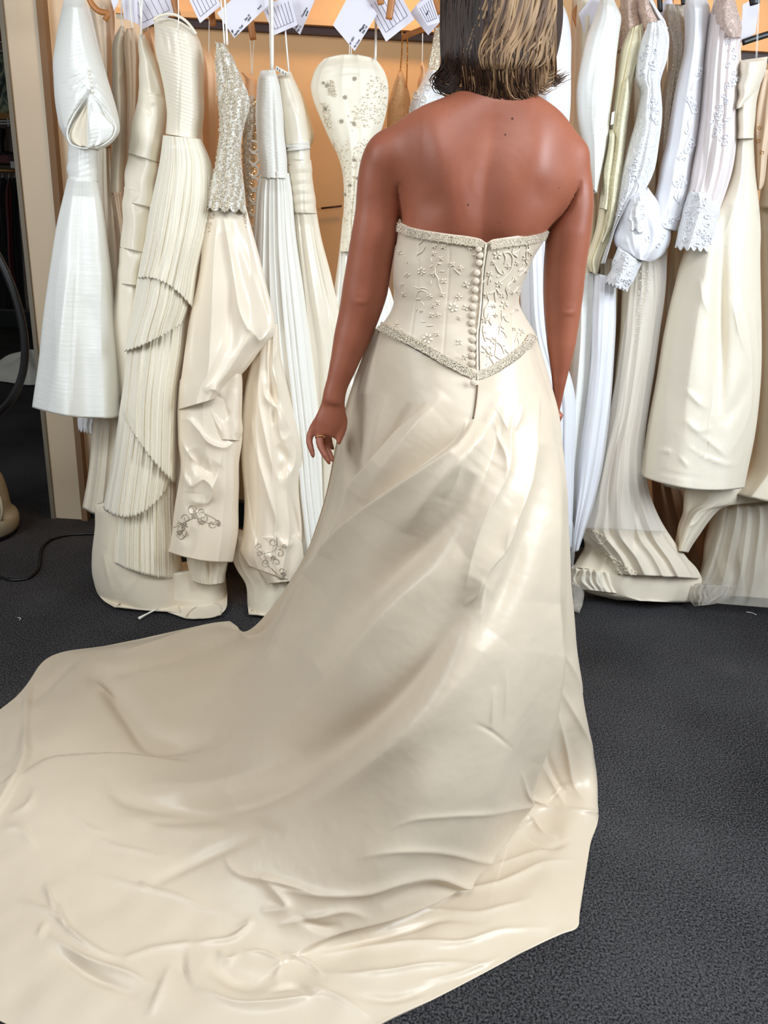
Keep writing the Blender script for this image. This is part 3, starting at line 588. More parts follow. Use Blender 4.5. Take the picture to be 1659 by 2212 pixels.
# right panel (traced)
q = lambda x, y: (1040 + x/6.143, 480 + y/6.143)
for L_ in [[(290,405),(360,400),(405,450),(410,540),(380,640),(300,740),(230,800)], [(290,405),(320,470),(300,555)], [(405,415),(450,400),(500,350),(522,295)], [(415,420),(450,440),(475,470)], [(405,410),(420,350)],
           [(190,585),(215,640),(260,685),(305,690)], [(240,695),(200,730)], [(300,690),(285,635)], [(180,890),(160,920),(100,950)], [(175,900),(180,990),(185,1060)], [(190,880),(220,920),(225,960)],
           [(420,720),(400,780),(345,840),(325,890),(345,960),(335,1040)], [(345,905),(375,860)], [(75,985),(100,1040),(85,1090),(45,1150),(35,1260)], [(45,1150),(90,1110),(150,1115)], [(35,1310),(70,1290),(95,1210)],
           [(265,1165),(265,1240),(275,1300),(240,1370),(220,1400)], [(270,1240),(310,1240),(345,1190)], [(290,1250),(330,1310),(370,1320)], [(245,1380),(240,1440),(230,1490)], [(250,1430),(300,1470),(335,1540)], [(250,1370),(295,1420)],
           [(25,1370),(20,1450),(60,1530),(150,1565)], [(20,1430),(60,1475)], [(20,1460),(40,1540),(55,1590)], [(190,1590),(250,1620),(315,1645)], [(200,1590),(260,1640),(300,1750)], [(190,1600),(190,1690),(170,1770)],
           [(590,440),(600,380),(645,350)], [(580,520),(600,540),(580,620),(490,720)], [(545,560),(570,530)], [(490,640),(560,600)], [(600,520),(612,575)], [(430,930),(490,850)], [(310,1690),(365,1750)], [(180,1775),(245,1825)],
           [(110,1800),(140,1840),(165,1890)], [(120,1850),(60,1900)], [(130,1650),(125,1700),(75,1720),(65,1680),(95,1650),(125,1680)], [(5,1640),(50,1690)], [(0,1720),(50,1730)], [(480,1480),(440,1590)], [(475,1540),(500,1620),(445,1740)],
           [(20,800),(45,760)], [(110,720),(85,830)], [(110,720),(125,790)], [(385,1215),(430,1160)], [(100,1310),(135,1370)], [(100,1310),(130,1260)]]:
    vine([q(*p) for p in L_])
for x_, y_, r_ in ((210,435,9.5),(160,540,5.5),(350,585,6),(465,545,5.5),(110,690,7),(230,820,8),(300,1090,10),(270,970,6),(65,970,6),(160,1115,5.5),(185,1235,5.5),(45,1300,7.5),(170,1570,9),(110,1760,8),(360,320,6),(610,320,6),(645,415,6),(580,475,7),(525,1455,9),(430,1420,5),(440,770,5),(495,935,5),(465,1165,4.5),(405,935,4.5),(580,650,5)):
    flower(*q(x_, y_), r_, 5 if r_ > 6 else 4, rng.random()*6)
# left panels
q = lambda x, y: (840 + x/6.143, 480 + y/6.143)
for L_ in [[(400,295),(455,245)], [(485,325),(440,395),(380,430),(370,465),(395,495)], [(560,470),(575,545)], [(550,605),(580,570)], [(660,540),(620,600),(620,680),(660,760),(670,830),(700,920)], [(545,690),(610,680)], [(560,830),(565,765)], [(680,650),(735,650)],
           [(340,850),(400,880),(450,870),(520,890)], [(370,980),(390,920),(450,905),(520,950)], [(360,1020),(430,1020)], [(420,1045),(460,1085),(475,1130)], [(365,1180),(380,1135)], [(440,1270),(445,1320),(490,1325)], [(900,1020),(870,1070)], [(730,310),(715,330)], [(130,400),(170,350)], [(500,1380),(600,1370)], [(870,620),(950,700)],
           [(400,1600),(460,1550)], [(250,510),(240,550)], [(700,560),(650,540)], [(120,1280),(110,1350)]]:
    vine([q(*p) for p in L_], .0008)
for x_, y_, r_ in ((435,650,9),(605,320,5.5),(725,325,6),(600,415,5.5),(690,480,5.5),(845,560,6),(955,610,6),(1075,345,5.5),(730,780,6.5),(595,690,6),(1030,830,8),(1155,435,6),(710,960,6),(545,985,6),(650,1070,6),(595,1115,6),(855,1130,11),(930,990,7),(1020,1135,7),(565,1235,7),(655,1235,6),(935,1275,5),(515,1545,12),(640,1485,6),(935,1595,8),(1010,1795,7),(105,1365,6),(170,1450,6),(180,1510,5),(245,700,6),(150,400,6),(205,955,6),(180,830,4),(430,1180,4)):
    flower(*q(x_, y_), r_, 6 if r_ > 8 else 4, rng.random()*6)
tag(em.build('embroidery', M['thread'], bodice), 'raised ivory vine and flower embroidery', kind='stuff')
V_, F_ = beads(flb, .0011, .5); tag(mesh('bead', V_, F_, M['silver'], bodice, False), 'crystal beads in the embroidered flowers', kind='stuff')

# ---- skirt with train: columns from the pointed waist to the hem
F0 = 'floor'
cols = [
 # W(px,py,Y)            mid points (px,py,Y)                                                   touchdown px      hem px
 [(817,713,1.500), (785,800,1.52), (745,930,1.555), (703,1110,1.64), (645,1250,1.86), ('g',524,1372,.012), ('g',500,1358,.006), ('g',476,1344,.003)],
 [(835,724,1.440), (805,850,1.46), (765,1020,1.49), (700,1210,1.58), (618,1330,1.80), ('g',508,1400,.02), ('g',350,1385,.02), ('g',250,1392,.003)],
 [(862,737,1.405), (838,880,1.405), (800,1060,1.41), (715,1270,1.47), (600,1410,1.68), ('g',480,1450,.03), ('g',260,1420,.03), ('g',110,1418,.003)],
 [(900,757,1.378), (880,900,1.36), (835,1100,1.35), (730,1340,1.37), (590,1510,1.52), ('g',440,1540,.04), ('g',180,1480,.03), ('g',35,1505,.003)],
 [(942,780,1.360), (925,930,1.325), (880,1150,1.30), (760,1430,1.28), (600,1620,1.38), ('g',400,1690,.05), ('g',60,1680,.05), ('g',-160,1660,.003)],
 [(988,804,1.350), (978,960,1.30), (935,1200,1.26), (815,1500,1.22), (660,1730,1.24), ('g',440,1860,.05), ('g',60,1900,.03), ('g',-290,1900,.003)],
 [(1022,820,1.346), (1020,970,1.295), (990,1230,1.24), (890,1540,1.18), (760,1800,1.15), ('g',570,1985,.04), ('g',200,2080,.03), ('g',-120,2130,.003)],
 [(1040,820,1.346), (1045,980,1.295), (1040,1240,1.235), (965,1560,1.165), (860,1830,1.11), ('g',720,2030,.03), ('g',480,2190,.02), ('g',240,2290,.003)],
 [(1070,808,1.352), (1085,960,1.31), (1095,1230,1.255), (1045,1540,1.19), (960,1800,1.14), ('g',860,1980,.03), ('g',740,2130,.02), ('g',640,2278,.003)],
 [(1098,791,1.366), (1125,940,1.335), (1145,1210,1.29), (1110,1500,1.24), (1050,1740,1.20), ('g',985,1915,.02), ('g',930,2060,.015), ('g',880,2186,.003)],
 [(1122,774,1.388), (1160,920,1.37), (1183,1180,1.345), (1160,1440,1.32), (1115,1660,1.31), ('g',1080,1830,.02), ('g',1120,1960,.015), ('g',1140,2052,.003)],
 [(1133,763,1.405), (1176,905,1.395), (1200,1155,1.38), (1184,1415,1.365), (1148,1640,1.36), ('g',1118,1790,.02), ('g',1160,1925,.015), ('g',1210,2019,.003)],
 [(1139,757,1.415), (1184,900,1.41), (1206,1140,1.40), (1196,1400,1.39), (1165,1620,1.39), ('g',1140,1765,.02), ('g',1190,1890,.015), ('g',1247,2003,.003)],
 [(1143,753,1.425), (1188,898,1.42), (1209,1130,1.415), (1202,1390,1.41), (1180,1600,1.42), ('g',1168,1745,.02), ('g',1210,1850,.015), ('g',1253,1965,.003)],
 [(1150,742,1.450), (1196,890,1.455), (1214,1110,1.46), (1218,1360,1.47), (1205,1570,1.48), ('g',1205,1715,.03), ('g',1240,1790,.02), ('g',1274,1830,.003)],
 [(1158,728,1.500), (1203,880,1.51), (1219,1080,1.53), (1238,1330,1.555), (1262,1510,1.57), ('g',1284,1660,.06), ('g',1290,1690,.03), ('g',1291,1735,.003)],
 [('w',.270,1.56,1.09), ('w',.30,1.60,.95), ('w',.35,1.66,.75), ('w',.42,1.74,.45), ('w',.48,1.80,.20), ('w',.55,1.84,.03), ('w',.57,1.86,.01), ('w',.58,1.87,.004)],
 [('w',.16,1.60,1.08), ('w',.17,1.67,.95), ('w',.20,1.74,.75), ('w',.24,1.83,.45), ('w',.27,1.88,.20), ('w',.30,1.93,.02), ('w',.30,1.94,.01), ('w',.30,1.95,.004)],
 [('w',.03,1.585,1.08), ('w',.0,1.64,.95), ('w',-.03,1.72,.75), ('w',-.09,1.83,.45), ('w',-.14,1.93,.20), ('w',-.20,2.00,.02), ('w',-.21,2.01,.01), ('w',-.22,2.02,.004)],
 [(812,710,1.515), (781,790,1.535), (742,920,1.57), (701,1100,1.66), (643,1245,1.88), ('g',530,1368,.010), ('g',520,1362,.005), ('g',508,1360,.003)],
]
def pt(q):
    if q[0] == 'g': return G(q[1], q[2], q[3])
    if q[0] == 'w': return A(*q[1:])
    return P(*q)
C3 = np.array([[pt(q_) for q_ in c] for c in cols]); K = len(C3)
NR, NA = 430, 760
# periodic smooth across columns
ext = np.concatenate([C3[-3:], C3, C3[:3]]); 
up_ = np.zeros((NA, 8, 3)); a_ = np.linspace(0, K, NA, endpoint=False)
# more samples on the visible side
vis = np.interp(np.linspace(0, 1, NA, endpoint=False), [0, .88, 1], [0, 15.0, K]); a_ = vis
i0 = np.floor(a_).astype(int); f_ = (a_-i0)[:, None, None]
p0, p1, p2, p3 = ext[i0+2], ext[i0+3], ext[i0+4], ext[i0+5]
up_ = .5*((2*p1) + (-p0+p2)*f_ + (2*p0-5*p1+4*p2-p3)*f_**2 + (-p0+3*p1-3*p2+p3)*f_**3)
# keep the pointed waistline exactly under the corset
SK = np.zeros((NR, NA, 3))
for j in range(NA): SK[:, j] = cr(up_[j], NR)
SK[..., 2] = np.maximum(SK[..., 2], .004)
SKX, SKY = PROJ(SK)
def grid_normals(S):
    du = np.roll(S, -1, 1) - np.roll(S, 1, 1); dv = np.gradient(S, axis=0); n = np.cross(du, dv)
    return n/np.maximum(np.linalg.norm(n, axis=-1, keepdims=True), 1e-9)
nS = grid_normals(SK); ctrS = A(.15, 1.55, .5); sgn = np.sign(((SK[60] - ctrS)*nS[60]).sum(-1).mean()); nS *= sgn
folds = FOLDS
visible = (nS * (SK - CC)).sum(-1) < 0.02
D = creases(SKX, SKY, folds) * visible
fin = np.clip(np.arange(NR)/14., 0, 1)[:, None]
D *= fin * np.clip((NR-1-np.arange(NR))/8., 0, 1)[:, None]**.5
# crumple relief on the floor part
fl_w = np.clip((SKY-1750)/250, 0, 1)*np.clip(.5-SK[..., 2]*6, 0, .5)*2
D += fl_w*(.0022*fbm(SK[..., 0], SK[..., 1]*1.8, 26, 3) + .0012*fbm(SK[..., 0], SK[..., 1], 62, 4)) + .0009*fbm(SK[..., 0]*1.3, SK[..., 2]+SK[..., 1], 30, 8)*fin
SK2 = SK + nS*D[..., None]
SK2[..., 2] = np.maximum(SK2[..., 2], .004)
# hem thickness
hem = SK2[-1].copy(); hem_in = hem.copy(); hem_in[:, 2] = .0015; c_h = hem.mean(0)
hem_in2 = hem + (c_h-hem)*.01; hem_in2[:, 2] = .0015
skv = np.concatenate([SK2, hem_in[None], hem_in2[None]])
skirt = mesh('skirt', skv.reshape(-1, 3), grid(NR+2, NA), M['satin'], person)
skirt['label'] = 'champagne satin skirt falling into a long train on the floor'
# centre seam below the point, a cord on the cloth with the seam's shade in its dark colour
bvK = bvh_of(SK2[:, :int(NA*.885)].reshape(-1, 3), grid(NR, int(NA*.885), False).tolist())
sp = [hit(bvK, x_, y_, .0012)[0] for x_, y_ in cr([(1031,832),(1029,855),(1026,880),(1022,905)], 14)]
MB().tube([p for p in sp if p is not None], .0016, 6).build('seam', plain('seam_shadow', (110, 88, 62), .8), skirt)
# ring on the left hand
c = P(692, 944, 1.4735); a = np.linspace(0, 6.283, 24, endpoint=False)
dv = P(691,941,1.474) - P(694,965,1.464); dv /= np.linalg.norm(dv); e1 = np.cross(dv, A(0, 1, 0)); e1 /= np.linalg.norm(e1); e2 = np.cross(dv, e1)
rp = [c + .0100*(math.cos(t)*e1 + math.sin(t)*e2) for t in np.linspace(0, 6.283, 30)]
MB().tube(rp, .0011, 6).build('finger_ring', M['gold'], person)

# ---- hair
def hair_mat(name, c1, c2):
    m, nt, b, N, L = newmat(name); oi = N.new('ShaderNodeTexCoord'); nz = N.new('ShaderNodeTexNoise'); nz.inputs['Scale'].default_value = 60
    mp = N.new('ShaderNodeMapping'); mp.inputs['Scale'].default_value = (1, 1, .12); L.new(oi.outputs['Object'], mp.inputs[0]); L.new(mp.outputs[0], nz.inputs['Vector'])
    cr_ = N.new('ShaderNodeValToRGB'); e = cr_.color_ramp.elements; e[0].position = .35; e[0].color = lin(c1); e[1].position = .65; e[1].color = lin(c2)
    L.new(nz.outputs['Fac'], cr_.inputs['Fac']); L.new(cr_.outputs[0], b.inputs['Base Color']); b.inputs['Roughness'].default_value = .5
    b.inputs['Specular IOR Level'].default_value = .35; b.inputs['Anisotropic'].default_value = .5
    return m
M['hair_d'] = hair_mat('dark_brown_hair', (34, 21, 14), (58, 38, 26)); M['hair_m'] = hair_mat('mid_brown_hair', (74, 52, 34), (112, 82, 55)); M['hair_l'] = hair_mat('blond_highlight_hair', (124, 94, 64), (166, 134, 98))
hair = MB()
hrows = [(1000,-150,1130,-148,1.52,.06,.05),(968,-110,1180,-100,1.51,.095,.085),(952,-40,1206,-30,1.505,.112,.085),(952,30,1212,40,1.50,.118,.075),(958,90,1206,96,1.492,.112,.06),(956,130,1196,140,1.482,.102,.05),(972,172,1180,184,1.470,.092,.045)]
add_loft(hair, loft_rows(hrows, 50, 60, 2.2)); hair_o = hair.build('hair', M['hair_d'], person); hair_o['label'] = 'shoulder length brown hair with blond highlights, ends flicked under'
bvH = bvh_of(np.concatenate(hair.V), hair.F)
def lock(pts, r, mat, store, lift=.004):
    q_ = cr(pts, 16); p = []
    for k, (x_, y_) in enumerate(q_):
        c, n = hit(bvH, min(max(x_, 962), 1188), min(y_, 148), lift)
        if c is None: c = P(x_, y_, 1.40 if not p else p[-1][1])
        elif y_ > 148: c = P(x_, y_, c[1] + .0004*(y_-148))
        p.append(c)
    p = np.array(p); p[1:-1] = (p[:-2]+p[1:-1]*2+p[2:])/4
    store.tube(p, [r*.55, r, r, r*.75, r*.15], 5, flat=.6)
st = {'d': MB(), 'm': MB(), 'l': MB()}
for i in range(880):
    x = 958 + 246*rng.random(); y0 = -135 + rng.random()*110; u = (x-958)/246
    # dark on the left, lighter on the right crown
    pr = 1/(1+math.exp(-(x-1062)/22)); kind = 'd' if rng.random() > pr*.86 else ('l' if rng.random() < .35 else 'm')
    end = 160 + 48*math.sin(math.pi*np.clip(u, .12, .95))*.9 + rng.normal()*8
    xe = x + (x-1078)*-.05 + rng.normal()*5
    wob = rng.normal()*5
    pts = [(x-wob*.4 - (x-1090)*.25, y0), (x + wob - (x-1090)*.06, y0*.5+30), (x + (1085-x)*.02 + wob, 80+rng.normal()*8), (xe, end-30)]
    if kind != 'd':
        b_ = 10 + 26*rng.random(); pts = [(min(x+b_, 1202), y0), (min(x+b_*.8, 1200), y0*.5+34), (x-b_*.15, 84+rng.normal()*8), (x-b_*.5, 128+rng.normal()*8)]; xe = x-b_*.3; end += rng.normal()*7
    if x < 1000: pts += [(xe-12, end-14), (xe-26-8*rng.random(), end-4), (xe-22+rng.normal()*6, end+12), (xe-2+rng.normal()*8, end+20)] 
    elif x > 1150: pts += [(xe+6, end-8), (xe+2, end+12), (xe+22+rng.normal()*8, end-2)]
    else: pts += [(xe + rng.normal()*4, end-6), (xe + (8 if x > 1080 else -4), end+9), (xe+14*(1 if x > 1080 else -1)+rng.normal()*8, end+10)]
    if 'd' != kind and y0 > -30 and rng.random() < .25: pts = pts[1:]
    lock(pts, .0012 + .0018*rng.random(), None, st[kind], .003 + .006*rng.random())
for i in range(46):      # long pale sweeps falling from the crown
    x = 1060 + 120*rng.random(); b_x = x + 10 + rng.normal()*14
    lock([(x+26, -40), (x+16, 20), (x + rng.normal()*6, 75), (b_x-26 + (x-1120)*.15, 120+rng.normal()*10), (b_x-30, 150)], .002+.0014*rng.random(), None, st['l' if rng.random() < .6 else 'm'], .010)
for k, nme, lb in (('d', 'M', 'dark brown strands'), ('m', 'M', 'mid brown strands'), ('l', 'M', 'blond highlight strands')):
    o = st[k].build('hair_strands', M['hair_'+k], hair_o); tag(o, lb, kind='stuff')
# ================================================================ HANGING DRESSES
M['taffeta'] = cloth('white_taffeta', (236, 235, 228), .36, .1, .5, (40, .3, .004), stretch=(.25, .25, 3))
M['ivory'] = cloth('ivory_satin', (236, 226, 206), .34, .1, .5, (26, .3, .005))
M['ivory_lo'] = cloth('ivory_lining', (228, 216, 194), .55, .1, .4, (18, .3, .006))
M['champ'] = cloth('champagne_crepe', (222, 196, 168), .6, .15, .4, (30, .3, .004))
M['chiffon'] = cloth('ivory_crinkle_chiffon', (240, 232, 212), .55, .25, .35, None)
M['white'] = cloth('cool_white_satin', (234, 234, 238), .36, .12, .5, (30, .25, .004))
M['tulle'] = cloth('white_tulle', (242, 239, 230), .55, .3, .3, (26, .2, .003))
M['sheer'] = cloth('sheer_white_tulle', (240, 238, 234), .7, .3, .3, None, alpha=.24)
M['veil'] = cloth('soft_net', (214, 206, 192), .8, .2, .2, None, alpha=.45)
M['cream'] = cloth('cream_chiffon', (240, 231, 200), .6, .2, .35, (40, .2, .003))
M['bead_cloth'] = cloth('silver_beaded_cloth', (232, 228, 218), .5, .1, .5, (200, .5, .002))
M['satin_gloss'] = cloth('glossy_champagne_satin', (238, 224, 202), .31, .08, .5, (18, .2, .003))
M['motif'] = plain('silver_motif_thread', (176, 164, 146), .35, .3)
M['peach'] = cloth('peach_satin', (232, 186, 142), .55, .1, .4, (20, .2, .004))
M['lace_w'] = lace_mat('white_lace', (244, 243, 244), 70, .14)
M['lace_c'] = lace_mat('cream_lace', (246, 238, 206), 90, .14)
M['lace_p'] = lace_mat('blush_lace', (226, 200, 186), 100, .55)
M['ribbon'] = cloth('satin_ribbon', (240, 236, 226), .4, .1, .5, None)
M['wood'] = plain('hanger_wood', (176, 112, 52), .4, bump=(40, .2, .002))
M['black'] = plain('black_plastic', (16, 16, 18), .4)
M['steel'] = plain('hook_steel', (180, 180, 180), .3, .9)

def cloth_piece(name, rows, Y, D, mat, parent, n=7, amp=.006, sharp=0, drift=.6, nr=110, nf=110, cre=(), sca=None, label=None, seed=0, wob=1.6, fan=0.0, expo=.75, nz=.0015, ruche=None, tuck=0.0):
    """one hanging garment piece with real thickness: rows of (xl,yl,xr,yr[,sag]) traced at depth Y (number or per-row list)"""
    Rw = np.array([list(r) + [0]*(5-len(r)) for r in rows], float)
    Ys = np.full(len(rows), Y) if np.ndim(Y) == 0 else np.interp(np.linspace(0, 1, len(rows)), np.linspace(0, 1, len(Y)), Y)
    Rw = np.column_stack([Rw, Ys*300]); R_ = cr(Rw, nr); yv = R_[:, 5]/300
    v = np.linspace(0, 1, nr); sid = abs(int(rows[0][0])); rs = np.random.default_rng(seed*17 + len(rows)*5 + sid)
    wl = wob*fbm(v*6, v*0, 2.2, seed+sid) * np.clip(v*5, 0, 1); wr = wob*fbm(v*6, v*0+3, 2.2, seed+9) * np.clip(v*5, 0, 1)
    nb = max(16, nf//3)
    aF = np.linspace(0, math.pi, nf); u = -np.cos(aF); u = .55*u + .45*np.linspace(-1, 1, nf)
    X = (R_[:, 0:1]+wl[:, None])*(1-(u+1)/2) + (R_[:, 2:3]+wr[:, None])*((u+1)/2)
    Z = R_[:, 1:2]*(1-(u+1)/2) + R_[:, 3:4]*((u+1)/2) + R_[:, 4:5]*(1-u**2)
    am = np.interp(v, np.linspace(0, 1, len(np.atleast_1d(amp))), np.atleast_1d(amp))
    if not sharp: sharp = .42 if n >= 4 else .2; am = am*1.35
    ph = rs.random(4)*6.28; uu_ = u[None, :] + fan*(v[:, None]-.5)
    w_ = 0
    for k, (fq, a_) in enumerate(((1, .6), (1.63, .4), (.57, .45))):
        w_ = w_ + a_*np.sin(uu_*n*fq*math.pi*.5 + ph[k] + drift*np.sin(v[:, None]*(2+k) + ph[3]) )
    if sharp: w_ = (1-sharp)*w_ + sharp*(1-2*np.abs(np.sin(uu_*n*math.pi*.5*(1+.12*np.sin(uu_*3+ph[2])) + ph[0] + drift*np.sin(v[:, None]*2.3+ph[1]) + .35*fbm(u[None, :]*3, v[:, None]*5, 2, seed+4))))
    fold = am[:, None]*w_
    if ruche: fold = fold + ruche[0]*np.abs(np.sin((Z + ruche[2]*X)*math.pi/ruche[1] + .5*fbm(X, Z, .03, seed)))
    fold = fold + nz*fbm(X, Z, .045, seed+31)
    if len(cre): fold = fold + 1.1*creases(X, Z, cre)
    edge = np.clip((1-np.abs(u))*6, 0, 1)[None, :]
    if sca: Z = Z + sca[0]*np.abs(np.sin(u[None, :]*sca[1]*math.pi*.5+ph[2]))*np.clip((v[:, None]-.86)/.14, 0, 1)
    Dv = np.interp(v, np.linspace(0, 1, len(np.atleast_1d(D))), np.atleast_1d(D)) * np.clip(v*14, .93 if name in JOIN else .25, 1)
    if name in JOIN: Dv = np.maximum(Dv, .052*np.clip(1-v*3, 0, 1))
    zb = P(X, Z, np.repeat(yv[:, None], nf, 1))[..., 2]; fold = fold*np.clip(zb/.16, .22, 1)
    dep = yv[:, None] - Dv[:, None]*np.clip(1-np.abs(u)**2.2, 0, 1)[None, :]**expo - fold*edge
    Fp = P(X, Z, dep)
    # anything reaching the floor lies on it
    low = Fp[..., 2] < .012
    Gp = G(X, Z, .012) + 0; Gp[..., 2] = .012 + np.clip(fold, 0, .012)*.7 + .004*np.abs(fbm(X, Z, .05, seed+3))
    Fp = np.where(low[..., None], Gp, Fp)
    aB = np.linspace(0, math.pi, nb+2)[1:-1]; s_ = (1-np.cos(aB))/2
    Bp = Fp[:, -1][:, None]*(1-s_)[None, :, None] + Fp[:, 0][:, None]*s_[None, :, None]
    Bp = Bp + A(0, 1, 0)*(Dv[:, None]*np.sin(aB)[None, :]**.8)[..., None]
    Bp[..., 2] = np.maximum(Bp[..., 2], .004)
    ring = np.concatenate([Fp, Bp], 1); nc = ring.shape[1]
    Vv = ring.reshape(-1, 3); Fc = grid(nr, nc).tolist()
    ct = ring[0].mean(0); Vv = np.concatenate([Vv, [ct]]); Fc += [[nr*nc, (j+1) % nc, j] for j in range(nc)]
    # turned hem at the bottom
    hm = ring[-1]; c_ = hm.mean(0); h2 = hm + (c_-hm)*.06 + A(0, 0, .004); h2[:, 2] = np.maximum(h2[:, 2], .003); k0 = len(Vv)
    Vv = np.concatenate([Vv, h2]); Fc += [[(nr-1)*nc+j, (nr-1)*nc+(j+1) % nc, k0+(j+1) % nc, k0+j] for j in range(nc)]
    o = mesh(name, Vv, Fc, mat, parent)
    if label: o['label'] = label
    o_front = (Fp.reshape(-1, 3), grid(nr, nf, False))
    PIECES[o.name] = o_front
    return o
PIECES = {}
JOIN = ('skirt', 'skirt_tier', 'pleated_layer', 'hip_tuck', 'waist_band')
def bv_piece(o): return bvh_of(PIECES[o.name][0], PIECES[o.name][1].tolist())

def dress(label, px_, Y, cat='dress', name='wedding_dress', group=None):
    x_, y_ = px_; p = P(x_, y_, Y) if np.ndim(px_[0]) == 0 else px_
    p = np.array(p); p[2] = max(p[2], 0.0)
    return empty(name, p, label, cat, group)
def strap(parent, pts, Y, r=.0022, mat=None, flat=.35, name='strap', lab=None):
    m = MB(); m.tube([P(x, y, Y) for x, y in pts], r, 6, max(8, len(pts)*4), flat=flat)
    o = m.build(name, mat or M['ribbon'], parent)
    if lab: o['label'] = lab
    return o
def scatter_beads(o, poly, n, r, mat, parent, label, lift=.002, seed=3, dens=None):
    bv = bv_piece(o); rg = np.random.default_rng(seed); poly = np.asarray(poly, float); pts = []
    x0, y0 = poly.min(0); x1, y1 = poly.max(0); tries = 0
    def inside(x, y):
        c = False; j = len(poly)-1
        for i in range(len(poly)):
            if (poly[i][1] > y) != (poly[j][1] > y) and x < (poly[j][0]-poly[i][0])*(y-poly[i][1])/(poly[j][1]-poly[i][1]) + poly[i][0]: c = not c
            j = i
        return c
    while len(pts) < n and tries < n*6:
        tries += 1; x, y = x0 + rg.random()*(x1-x0), y0 + rg.random()*(y1-y0)
        if not inside(x, y) or (dens and rg.random() > dens(x, y)): continue
        c, nn = hit(bv, x, y, lift)
        if c is not None: pts.append(c)
    if not pts: return None
    V_, F_ = beads(pts, np.full(len(pts), r)*(0.6+.8*rg.random(len(pts)))); q_ = mesh('bead', V_, F_, mat, parent, False); tag(q_, label, kind='stuff'); return q_
def scroll(o, lines, parent, mat, r=.0016, lift=.0015, name='applique', label=None, flowers=()):
    """raised corded lace/embroidery lines and small flowers laid on a piece"""
    bv = bv_piece(o); m = MB()
    for L_ in lines:
        p = [hit(bv, *q_, lift)[0] for q_ in cr(L_, max(6, 5*len(L_)))]; p = [c for c in p if c is not None]
        if len(p) > 3: m.tube(p, [r*.6, r, r*.6], 5)
    for x, y, rad in flowers:
        for k in range(6):
            a = k*1.047+.3; c, n_ = hit(bv, x + math.cos(a)*rad*.55, y + math.sin(a)*rad*.55, lift)
            if c is None: continue
            c2, _ = hit(bv, x, y, lift)
            if c2 is None: continue
            vv = (c-c2)*.9; s_ = np.cross(vv, n_); s_ /= max(np.linalg.norm(s_), 1e-9); m.ell(c, [vv*.8, s_*np.linalg.norm(vv)*.4, n_*r*1.1], 6, 4)
    if not m.V: return None
    q_ = m.build(name, mat, parent); tag(q_, label, kind='stuff'); return q_
def curls(x, y, r, rot, turns=1.1, n=9, sq=1.0):
    return [(x + math.cos(rot+t*turns*6.28)*r*(1-.75*t), y + math.sin(rot+t*turns*6.28)*r*(1-.75*t)*sq) for t in np.linspace(0, 1, n)]

# ---- left group ----------------------------------------------------------
# puff-sleeved taffeta dress nearest the partition
d = dress('white taffeta dress with big puffed bell sleeve, nearest the cream partition at left', (165, 900), 2.42)
cloth_piece('skirt', [(145,386,210,390),(136,430,217,432),(121,500,227,502),(106,580,237,582),(93,680,245,682),(82,790,253,795),(70,880,262,901,11)], 2.42, [.03,.12], M['taffeta'], d, n=3, amp=[.002,.016],
  cre=[([(175,388),(166,560),(158,720),(152,905)], 3.5, .002, 'v', (1,1)), ([(225,560),(240,720),(258,880)], 12, .012, 'r'), ([(150,560),(132,700),(118,880)], 13, .012, 'r'), ([(185,640),(205,690),(218,760)], 18, .006, 'v')])
cloth_piece('bodice', [(147,300,208,300),(146,350,209,352),(145,390,211,392)], 2.42, .045, M['taffeta'], d, n=2, amp=.002, nr=40, nf=60, ruche=(.0012, 13, .3), cre=[([(177,318),(175,392)], 3, .002, 'v', (1,1))])
sl = cloth_piece('sleeve', [(140,-12,180,-12),(128,50,195,50),(118,100,208,98),(113,135,217,130),(115,170,229,170),(119,212,242,212),(124,245,250,245),(130,275,254,272),(138,292,252,286),(150,310,233,308),(168,320,204,321)], 2.37, .075, M['taffeta'], d, n=2, amp=.003, nr=150, nf=130, ruche=(.0009, 9, .25),
  cre=[([(191,200),(168,232),(151,262),(145,290),(150,309)], 30, .022, 's', (.2,.8,1,1,.6)), ([(250,280),(240,252),(218,224),(196,200)], 24, .016, 's', (.5,1,.9,.2)), ([(188,214),(178,250),(172,285),(176,312)], 17, .022, 'v', (.2,1,1,.7)), ([(190,322),(190,290),(188,250),(190,208)], 22, .016, 's', (.8,1,.9,.2)),
       ([(190,150),(160,160),(138,178)], 5, .004, 'r'), ([(192,160),(165,176),(150,195)], 5, .005, 'r'), ([(193,172),(172,190),(158,215)], 5, .005, 'r'), ([(194,183),(180,205),(168,222)], 4, .005, 'r'),
       ([(192,156),(212,165),(222,178)], 5, .004, 'r'), ([(194,170),(215,186),(232,205)], 5, .005, 'r'), ([(196,184),(216,200),(240,235)], 5, .005, 'r'), ([(196,300),(193,265),(190,245)], 4, .006, 'r')])
cloth_piece('sleeve_lining', [(187,222,192,222),(172,246,191,246),(157,270,192,270),(149,292,193,293),(156,308,194,313),(170,316,195,318)], 2.315, .012, M['ivory_lo'], sl, n=2, amp=.003, nr=40, nf=36, wob=0)  # inside of the sleeve opening, its shade put into a darker cloth
cloth_piece('sleeve_flap', [(194,216,197,216),(193,240,214,238),(193,262,232,258),(194,285,247,276),(197,305,240,296),(202,318,222,310)], 2.306, .014, M['taffeta'], sl, n=2, amp=.002, nr=40, nf=36, wob=0, label='lighter flap at the right of the sleeve slit')
for L_ in ([(192,203),(170,232),(153,262),(145,290),(152,310),(172,319),(190,321)], [(193,203),(216,224),(236,248),(250,274),(246,292),(228,310),(205,320)], [(192,212),(191,250),(193,290),(198,320)]):
    MB().tube([P(x, y, 2.300) for x, y in L_], [.0012,.0024,.0022,.0016], 6, 30).build('rolled_edge', M['taffeta'], sl)
bv_ = bv_piece(sl)
